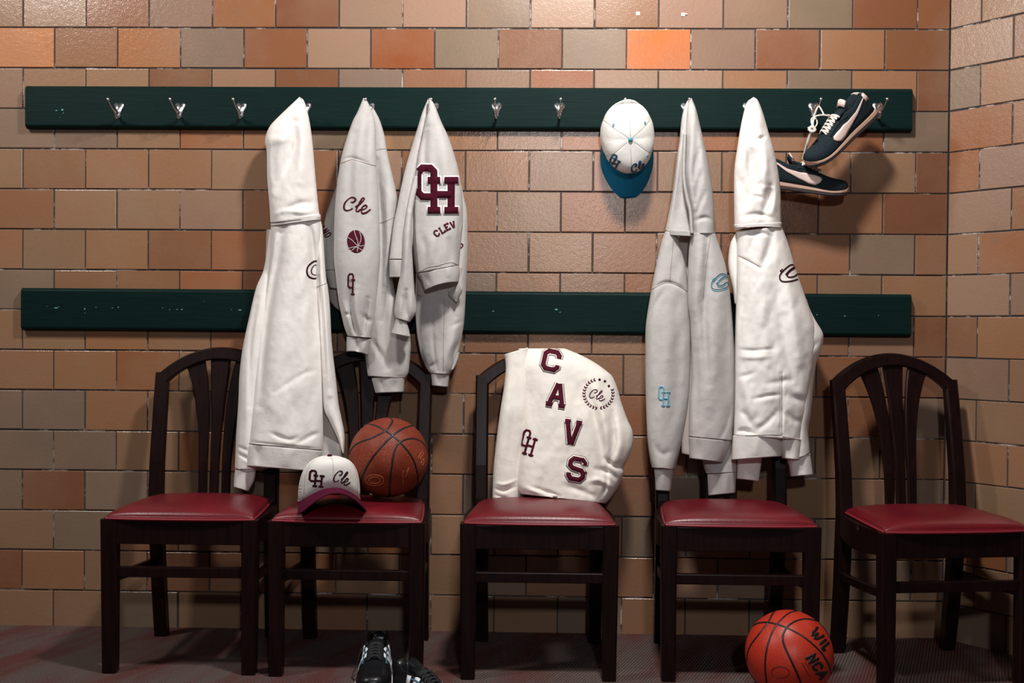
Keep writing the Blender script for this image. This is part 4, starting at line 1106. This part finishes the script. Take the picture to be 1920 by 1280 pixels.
cf3b = cloth_part('cuff', [(808, 698), (809, 710), (810, 723)], [(843, 701), (842, 714), (841, 726)], [(0, -.110, .022), (1, -.110, .02)], [([(822, 704), (824, 722)], 3, 4)], M_GREY, s3, noise_mm=1, seed=34)
slap = cloth_part('folded_cuff', [(857, 662), (851, 676), (845, 696)], [(862, 660), (859, 676), (852, 690)], [(0, -.135, .01), (1, -.135, .01)], [], M_GREY, s3, noise_mm=1, seed=35)
lin = cloth_part('hem_inside', [(781, 508), (781, 535), (783, 553), (800, 560), (815, 566)], [(868, 500), (866, 528), (864, 548), (858, 562), (848, 571)], [(0, -.105, .008), (1, -.108, .010)], [], M_INNER_SHADE, s3, seed=36, e=3)
fl3 = cloth_part('turned_hem', [(859, 531), (850, 541), (840, 550), (847, 560), (854, 566)], [(861, 530), (867, 540), (866, 548), (862, 556), (857, 567)], [(0, -.145, .006), (1, -.13, .008)], [([(858, 540), (856, 560)], -3, 4)], M_GREY, s3, noise_mm=1, seed=37)
front3 = cloth_part('body', [(804, 184), (802, 205), (795, 235), (790, 260), (783, 290), (779, 320), (776, 360), (774, 385), (773, 435), (775, 480), (780, 512)],
    [(806, 184), (815, 197), (827, 227), (842, 260), (855, 300), (862, 330), (867, 370), (868, 417), (865, 450), (862, 480), (861, 497)], [(0, -.098, .004), (.1, -.11, .015), (.35, -.125, .032), (.8, -.15, .042), (1, -.155, .042)],
    [([(800, 240), (796, 290), (800, 330)], 7, 7), ([(820, 230), (834, 300), (846, 380)], -4, 12), ([(866, 400), (862, 440), (863, 490)], 8, 4), ([(782, 300), (778, 380), (780, 470)], -5, 6), ([(815, 440), (808, 480), (812, 500)], -5, 9), ([(840, 440), (846, 480), (840, 492)], 4, 6), ([(790, 440), (798, 470), (790, 500)], 3, 6)], M_GREY, s3, seed=38, noise_mm=3, match='i')
hem3 = cloth_part('hem_band', [(781, 513), (788, 524), (796, 545)], [(861, 497), (862, 512), (860, 529)], [(0, -.155, .042), (1, -.158, .040)], [([(800, 515), (806, 535)], 3, 4), ([(840, 500), (842, 522)], -3, 5)], M_GREY, s3, noise_mm=1, seed=39, sag=-5)
sl3a = cloth_part('sleeve', [(776, 330), (764, 380), (755, 440), (752, 502), (745, 540), (739, 580), (741, 596)], [(790, 330), (776, 385), (772, 440), (774, 490), (777, 540), (781, 577), (778, 590), (768, 604)],
    [(0, -.135, .010), (.5, -.165, .018), (1, -.18, .020)], [([(768, 400), (762, 470), (757, 550)], -6, 6), ([(762, 545), (760, 575), (764, 598)], 7, 4), ([(750, 560), (750, 592)], -3, 4), ([(772, 550), (770, 590)], -3, 4)], M_GREY, s3, seed=40)
cf3a = cloth_part('cuff', [(742, 597), (738, 612), (733, 625)], [(762, 600), (766, 614), (770, 632)], [(0, -.18, .014), (1, -.18, .020)], [([(752, 600), (751, 628)], 3, 4)], M_GREY, s3, noise_mm=1, seed=41)
seam_shade([(781, 513), (800, 502), (820, 498), (845, 492), (861, 498)], [front3, hem3], s3, 1.2); seam_shade([(806, 202), (797, 226), (791, 262), (784, 287)], [front3], s3, 1.2)
seam_shade([(730, 487), (750, 486), (768, 487)], [body3b, hem3b], s3, 1.0); seam_shade([(742, 597), (752, 601), (766, 604)], [sl3a, cf3a], s3, 1.0); seam_shade([(833, 560), (832, 620), (831, 696)], [sl3b], s3, .8)
tb = bvh([front3])
lay('monogram_patch_border', oh(aff(777.5, 308.5, 81, 92, 0), 17.5, 2.2, 2.2), tb, M_WHITE, s3, .0015)
lay('monogram_patch', oh(aff(777.5, 308.5, 81, 92, 0), 13.0, 2.2), tb, M_MAROON, s3, .0034)
sh = []
for ch_, x, y, r in (('C', 811, 435, -38), ('L', 821.5, 428, -33), ('E', 831.5, 421.5, -27), ('V', 842.5, 417, -20)): sh += word(ch_, aff(x, y, 9.5, 13, r), 2.8, 1.2)
lay('arched_lettering', sh, tb, M_PRINT, s3, .001)
lay('arched_lettering', word('D', aff(864, 455, 7, 10, 35), 2.2, 1.2), bvh([sl3b]), M_PRINT, s3, .001)

# ---- grey hoodie with the teal badge
h4 = thing('hooded_sweatshirt', 'light grey hoodie with teal badge and teal monogram on the sleeve', 'hoodie', tuple(P1(1295, 190, -.09)))
sl4b = cloth_part('sleeve', [(1312, 700), (1314, 800), (1318, 867), (1324, 888)], [(1376, 700), (1380, 800), (1382, 860), (1381, 886)], [(0, -.11, .015), (1, -.168, .020)], [([(1340, 760), (1345, 880)], 4, 6)], M_GREY, h4, seed=51)
cf4b = cloth_part('cuff', [(1326, 889), (1327, 908), (1328, 929)], [(1381, 886), (1380, 905), (1379, 924)], [(0, -.168, .018), (1, -.168, .016)], [([(1362, 890), (1362, 924)], -3, 5)], M_GREY, h4, noise_mm=1, seed=52)
bk4 = cloth_part('back_panel', [(1258, 436), (1262, 520), (1270, 640), (1275, 760), (1278, 850)], [(1310, 436), (1312, 560), (1312, 700), (1312, 858)], [(0, -.05, .012), (1, -.165, .010)], [], M_INNER_SHADE, h4, seed=53)
hoodin = cloth_part('hood_inside', [(1294, 184), (1286, 194), (1278, 222), (1274, 263), (1269, 294), (1263, 347), (1257, 385), (1247, 432)], [(1298, 186), (1300, 230), (1302, 300), (1305, 360), (1310, 400), (1310, 436)], [(0, -.09, .004), (.2, -.10, .014), (1, -.105, .02)],
    [([(1277, 250), (1268, 330), (1254, 425)], -7, 5), ([(1284, 330), (1275, 390), (1272, 430)], 5, 8)], M_GREY, h4, seed=54, match='i')
body4 = cloth_part('body', [(1294, 436), (1291, 472), (1289, 560), (1294, 608), (1297, 701), (1293, 752), (1291, 818)], [(1341, 438), (1354, 476), (1362, 505), (1370, 561), (1377, 654), (1378, 752), (1373, 826)], [(0, -.125, .034), (.4, -.15, .037), (1, -.19, .038)],
    [([(1310, 450), (1306, 520), (1300, 600)], -6, 7), ([(1326, 446), (1322, 520), (1320, 600), (1328, 720)], 8, 7), ([(1318, 446), (1316, 560)], -5, 6), ([(1344, 560), (1338, 660), (1330, 760)], -6, 14), ([(1366, 560), (1362, 680), (1366, 780)], 5, 10), ([(1372, 760), (1362, 800), (1350, 822)], 4, 4), ([(1304, 640), (1306, 740), (1302, 812)], 5, 7)], M_GREY, h4, seed=55, noise_mm=3.5)
hem4 = cloth_part('hem_band', [(1291, 819), (1292, 840), (1292, 859)], [(1372, 827), (1364, 847), (1356, 867)], [(0, -.19, .036), (1, -.19, .034)], [([(1310, 822), (1310, 860)], 3, 6)], M_GREY, h4, noise_mm=1, seed=56)
hood4 = cloth_part('hood', [(1295, 184), (1290, 196), (1286, 230), (1283, 285), (1281, 329), (1288, 372), (1294, 397), (1297, 438)], [(1297, 184), (1305, 204), (1314, 241), (1324, 285), (1333, 335), (1338, 379), (1340, 438)], [(0, -.098, .004), (.12, -.11, .016), (.5, -.125, .028), (1, -.13, .034)],
    [([(1303, 210), (1298, 260), (1296, 330), (1302, 390)], -7, 7), ([(1312, 280), (1304, 310), (1300, 340)], 5, 5), ([(1316, 320), (1308, 350), (1304, 380)], 4, 4), ([(1322, 360), (1312, 385), (1306, 405)], 4, 4), ([(1314, 240), (1318, 300), (1324, 380)], -4, 8), ([(1300, 415), (1320, 408), (1336, 412)], 4, 4)], M_GREY, h4, seed=57, noise_mm=3, match='i')
band4 = cloth_part('hood_seam_band', [(1248, 431), (1249, 440)], [(1341, 435), (1342, 444)], [(0, -.115, .032), (1, -.115, .031)], [], M_GREY, h4, nv=8, noise_mm=.4, sag=1)
band4b = cloth_part('hood_edge_binding', [(1281, 250), (1279, 329), (1285, 374), (1291, 399), (1294, 438)], [(1288, 250), (1286, 329), (1292, 370), (1298, 396), (1301, 438)], [(0, -.145, .010), (1, -.155, .012)], [], M_GREY, h4, noise_mm=.5, seed=58)
sl4 = cloth_part('sleeve', [(1247, 434), (1239, 457), (1230, 497), (1221, 544), (1211, 608), (1210, 660), (1210, 716), (1213, 809), (1217, 852), (1222, 877)], [(1268, 437), (1280, 472), (1288, 513), (1291, 547), (1295, 600), (1296, 644), (1295, 716), (1290, 770), (1281, 816), (1272, 856), (1266, 880)],
    [(0, -.10, .022), (.4, -.13, .032), (1, -.182, .032)], [([(1252, 560), (1248, 680), (1240, 800), (1240, 870)], -6, 16), ([(1268, 560), (1272, 680), (1264, 780)], 4, 10), ([(1226, 520), (1222, 640), (1224, 740)], -4, 9), ([(1245, 545), (1225, 575), (1216, 600)], 4, 5), ([(1222, 540), (1254, 529), (1290, 546)], 4, 3), ([(1226, 830), (1240, 850), (1258, 846)], 3, 6)], M_GREY, h4, seed=59, noise_mm=3)
cf4 = cloth_part('cuff', [(1226, 878), (1228, 898), (1229, 919)], [(1264, 879), (1261, 898), (1258, 921)], [(0, -.182, .024), (1, -.182, .02)], [([(1242, 882), (1244, 918)], -3, 6)], M_GREY, h4, noise_mm=1, seed=60)
seam_shade([(1221, 543), (1238, 534), (1255, 530), (1275, 537), (1291, 548)], [sl4], h4, 1.3); seam_shade([(1263, 441), (1260, 480), (1255, 529)], [sl4], h4, .9)
seam_shade([(1291, 819), (1320, 820), (1350, 824), (1371, 828)], [body4, hem4], h4, 1.1); seam_shade([(1225, 878), (1240, 876), (1264, 880)], [sl4, cf4], h4, 1.0)
seam_shade([(1332, 442), (1324, 500), (1318, 560)], [body4], h4, .8)
tb = bvh([body4]); ct = aff(1334, 514, 30, 31, 0)
lay('embroidered_badge_outline', [ribbon2d([ct(p) for p in catmull(CEM[0], 4)], 3.0, True, 1.4)], tb, M_TEALL, h4, .0009)
lay('embroidered_badge', [ribbon2d([ct((x*1.02-.02, y*.98-.04)) for x, y in catmull(CEM[0], 4)], 1.3, True, 1.4)], tb, M_DTEAL, h4, .0016)
lay('embroidered_badge', [ribbon2d([ct(p) for p in s], 1.5, False, 1.4) for s in CSW], tb, M_TEAL, h4, .0016)
lay('embroidered_monogram', oh(aff(1234.5, 722, 23, 41, 2), 3.8, 1.3), bvh([sl4]), M_TEALL, h4, .0009)
lay('embroidered_monogram', oh(aff(1234.0, 721.5, 23, 41, 2), 1.7, 1.3), bvh([sl4]), M_TEAL, h4, .0017)

# ---- cream hoodie on the right
h5 = thing('hooded_sweatshirt', 'cream hoodie with dark maroon badge, hanging left of the black sneakers', 'hoodie', tuple(P1(1412, 190, -.09)))
bk5 = cloth_part('back_hem', [(1382, 830), (1382, 870), (1381, 897)], [(1430, 830), (1428, 863), (1423, 902)], [(0, -.165, .010), (1, -.168, .010)], [], M_CREAM, h5, noise_mm=1, seed=61)
sl5l = cloth_part('sleeve', [(1380, 436), (1369, 457), (1365, 488), (1367, 513), (1374, 545), (1377, 570)], [(1400, 436), (1400, 460), (1398, 500), (1396, 540), (1394, 570)], [(0, -.09, .016), (1, -.12, .02)], [], M_CREAM, h5, seed=62)
sl5 = cloth_part('sleeve', [(1470, 560), (1472, 620), (1474, 700), (1478, 780), (1476, 850), (1477, 870)], [(1512, 560), (1519, 580), (1529, 600), (1541, 620), (1544, 633), (1540, 655), (1531, 680), (1526, 716), (1521, 770), (1516, 805), (1519, 849)], [(0, -.12, .02), (.3, -.15, .035), (1, -.185, .03)],
    [([(1524, 610), (1515, 680), (1508, 760), (1508, 840)], -5, 9), ([(1535, 640), (1520, 650), (1505, 646)], 4, 5)], M_CREAM, h5, seed=63)
cf5 = cloth_part('cuff', [(1477, 862), (1480, 880), (1482, 893)], [(1519, 850), (1522, 868), (1525, 890)], [(0, -.185, .024), (1, -.185, .02)], [([(1504, 856), (1505, 888)], 3, 5)], M_CREAM, h5, noise_mm=1, seed=64)
body5 = cloth_part('body', [(1381, 434), (1381, 476), (1380, 560), (1378, 644), (1377, 752), (1375, 815)], [(1466, 424), (1480, 463), (1492, 504), (1510, 556), (1522, 590), (1530, 620), (1530, 660), (1522, 716), (1514, 770), (1507, 805), (1505, 825)], [(0, -.137, .044), (.4, -.17, .048), (1, -.21, .046)],
    [([(1400, 440), (1420, 436), (1440, 440)], 6, 4), ([(1448, 436), (1440, 470), (1428, 500)], 9, 7), ([(1416, 440), (1410, 470), (1400, 520), (1392, 600)], 5, 8), ([(1383, 480), (1400, 488), (1425, 502)], 3, 3), ([(1430, 512), (1428, 580), (1436, 660), (1446, 740)], -7, 14),
     ([(1456, 520), (1462, 580), (1475, 660), (1492, 720)], 7, 10), ([(1480, 530), (1490, 600), (1500, 680)], -6, 10), ([(1384, 655), (1410, 657), (1450, 654)], 3.5, 3.5), ([(1384, 668), (1410, 670), (1445, 668)], -4, 5), ([(1380, 708), (1400, 704), (1414, 698)], 4, 5), ([(1440, 720), (1470, 714), (1490, 712)], 4, 6),
     ([(1414, 748), (1440, 742), (1462, 740)], 5, 4), ([(1384, 700), (1400, 740), (1412, 790)], -6, 10), ([(1478, 742), (1500, 750), (1510, 758)], 6, 8), ([(1470, 770), (1490, 788), (1506, 790)], 4, 7), ([(1380, 810), (1396, 806), (1412, 812)], 8, 4), ([(1420, 806), (1440, 790), (1455, 772)], 5, 5),
     ([(1465, 700), (1466, 760), (1465, 815)], 6, 2.5), ([(1395, 560), (1388, 600), (1386, 640)], 5, 6), ([(1385, 770), (1400, 780), (1410, 800)], 5, 6)], M_CREAM, h5, seed=65, noise_mm=6)
hem5 = cloth_part('hem_band', [(1374, 816), (1372, 838), (1371, 862)], [(1467, 814), (1467, 834), (1466, 855)], [(0, -.21, .044), (1, -.21, .042)], [([(1420, 818), (1418, 856)], -3, 9)], M_CREAM, h5, noise_mm=1.5, seed=66)
hem5b = cloth_part('hem_band', [(1460, 816), (1462, 838), (1466, 859)], [(1506, 824), (1505, 842), (1502, 862)], [(0, -.195, .036), (1, -.195, .034)], [([(1480, 822), (1482, 858)], 3, 5)], M_CREAM, h5, noise_mm=1.5, seed=67)
hood5 = cloth_part('hood', [(1411, 183), (1402, 190), (1397, 201), (1389, 235), (1382, 279), (1377, 316), (1376, 363), (1377, 428)], [(1413, 182), (1421, 188), (1430, 210), (1442, 251), (1452, 285), (1460, 326), (1464, 366), (1465, 422)], [(0, -.098, .006), (.1, -.112, .020), (.4, -.150, .032), (1, -.152, .036)],
    [([(1406, 200), (1401, 240), (1403, 290), (1406, 330)], 5, 5), ([(1416, 210), (1424, 240), (1432, 260)], -7, 9), ([(1408, 270), (1410, 310), (1416, 350), (1424, 345)], 12, 8), ([(1430, 270), (1436, 310), (1430, 350)], -8, 7), ([(1446, 350), (1440, 380), (1432, 400)], 14, 7), ([(1456, 330), (1452, 370), (1450, 410)], -5, 6),
     ([(1384, 330), (1396, 360), (1400, 400)], 4, 9), ([(1395, 405), (1420, 402), (1445, 408)], 5, 5), ([(1422, 262), (1434, 256)], 6, 4), ([(1412, 366), (1430, 372)], 4, 4)], M_CREAM, h5, seed=68, noise_mm=5, match='i')
band5 = cloth_part('hood_seam_band', [(1376, 421), (1378, 432)], [(1466, 417), (1466, 428)], [(0, -.153, .038), (1, -.153, .037)], [], M_CREAM, h5, nv=8, noise_mm=.4, sag=-5)
seam_shade([(1375, 816), (1410, 816), (1440, 815), (1466, 815)], [body5, hem5], h5, 1.1); seam_shade([(1467, 818), (1490, 822), (1506, 825)], [body5, hem5b], h5, 1.0)
seam_shade([(1466, 700), (1466, 760), (1466, 814)], [body5], h5, 1.0); seam_shade([(1384, 478), (1400, 486), (1426, 500)], [body5], h5, .8); seam_shade([(1477, 861), (1500, 856), (1519, 851)], [sl5, cf5], h5, 1.0)
tb = bvh([body5]); ct = aff(1460, 497, 39, 32, -3)
lay('embroidered_badge', [ribbon2d([ct(p) for p in catmull(CEM[0], 4)], 2.6, True, 1.5)], tb, M_BLACKT, h5, .0012)
lay('embroidered_badge', [ribbon2d([ct(p) for p in s], 2.0, False, 1.5) for s in CSW], tb, M_BLACKT, h5, .0012)

# ---- lettered shirt over the chair back
ts = thing('t_shirt', 'cream shirt with large diagonal maroon letters draped over the middle chair back', 'shirt', tuple(P1(1050, 700, -.14)))
slT = cloth_part('sleeve', [(946, 664), (948, 690), (945, 724), (938, 769), (930, 831), (925, 881), (923, 934)], [(990, 651), (992, 732), (992, 800), (985, 853), (980, 906), (978, 934)], [(0, -.115, .020), (.4, -.165, .024), (1, -.185, .026)],
    [([(968, 690), (964, 780), (954, 870)], 4, 9), ([(926, 915), (945, 920), (965, 912)], 4, 3), ([(928, 905), (946, 908), (968, 900)], -3, 3), ([(925, 925), (940, 932), (955, 934)], 3, 3)], M_TEE, ts, seed=71, noise_mm=2)
cloth_part('back_drape', [(985, 653), (985, 700), (990, 770)], [(1095, 668), (1100, 710), (1098, 770)], [(0, -.026, .008), (1, -.022, .008)], [], M_TEE, ts, seed=75)
bt = cloth_part('body', [(972, 653), (974, 690), (978, 732), (979, 769), (974, 811), (971, 853), (968, 906), (976, 926)],
    [(1059, 653), (1088, 665), (1116, 680), (1138, 696), (1149, 707), (1158, 729), (1166, 757), (1176, 785), (1186, 809), (1186, 836), (1178, 859), (1169, 874), (1170, 887), (1161, 909), (1148, 930), (1136, 944)],
    [(0, -.070, .036), (.03, -.095, .030), (.12, -.125, .040), (.5, -.175, .048), (.85, -.205, .052), (1, -.215, .052)],
    [([(981, 690), (985, 740), (986, 800), (980, 880)], -4, 6), ([(1100, 720), (1116, 790), (1128, 850), (1130, 900)], 8, 8), ([(1120, 730), (1136, 800), (1146, 870)], -8, 8), ([(1148, 760), (1150, 820), (1140, 880)], 8, 7), ([(1160, 790), (1165, 830), (1155, 870)], -6, 7),
     ([(1168, 876), (1150, 872), (1136, 860)], 8, 4), ([(1160, 900), (1140, 884), (1118, 880)], 8, 5), ([(1150, 915), (1125, 900), (1105, 902)], -6, 5), ([(1130, 930), (1138, 905), (1136, 880)], 7, 4), ([(1000, 914), (1030, 924), (1048, 930)], 5, 4), ([(1060, 910), (1090, 920), (1120, 934)], 5, 6), ([(980, 912), (1000, 920), (1020, 924)], -4, 5),
     ([(1084, 850), (1100, 890), (1105, 925)], 5, 6), ([(1170, 770), (1182, 800)], 4, 4), ([(1020, 700), (1050, 780), (1060, 880)], -3, 20), ([(1070, 700), (1090, 760)], 3, 12), ([(1000, 700), (1010, 800), (1000, 880)], 2, 14)], M_TEE, ts, seed=72, noise_mm=4, match='i', e=3.0, hollow=1.0)
tb = bvh([bt])
for ch_, x, y, w_, h_, r in (('C', 1021, 652, 35, 41, 12), ('A', 1031, 714, 36, 46, 10), ('V', 1060, 785, 32, 48, 8), ('S', 1068, 853, 35, 47, 10)):
    f = aff(x, y, w_, h_, r)
    lay('letter_outline', word(ch_, f, 14.5, 1.5), tb, M_PRINT, ts, .0007)
    lay('letter_gap', word(ch_, f, 12.6, 1.5), tb, M_TEE, ts, .0014)
    lay('letter', word(ch_, f, 8.6, 1.5), tb, M_PRINT, ts, .0022)
lay('monogram_print', oh(aff(983, 801, 31, 50, 16), 4.0, 1.4), tb, M_PRINT, ts, .0009)
# wreath, three stars and script
cx, cy, rr = 1122, 738, 27
for i, a in enumerate(np.linspace(math.radians(-372), math.radians(-110), 23)):
    a = a+math.pi*0
    for s in (-1, 1):
        th = a; p = np.array([cx+rr*math.cos(th), cy+rr*math.sin(th)]); d = np.array([-math.sin(th), math.cos(th)])*(-1 if (a < math.radians(-270)) else 1); nn_ = np.array([math.cos(th), math.sin(th)])*s
        q = p+(d*.75+nn_*.6)*5.0
        lay('wreath_leaf', [ribbon2d([tuple(p+(q-p)*t_) for t_ in (0, .3, .6, 1)], 2.0, False, 1.2, 3, lambda t: .25+math.sin(t*math.pi)*.9)], tb, M_PRINT, ts, .0008)
for x, y in ((1124, 711.5), (1134, 714.5), (1141.5, 723.5)): lay('printed_star', [disc2d(x, y, 2.4, 2.4, 0, 2, 8)], tb, M_PRINT, ts, .0008)
lay('script_print', cle(aff(1108, 727, 29, 20, 14), 1.3, 1.2), tb, M_PRINT, ts, .0008)
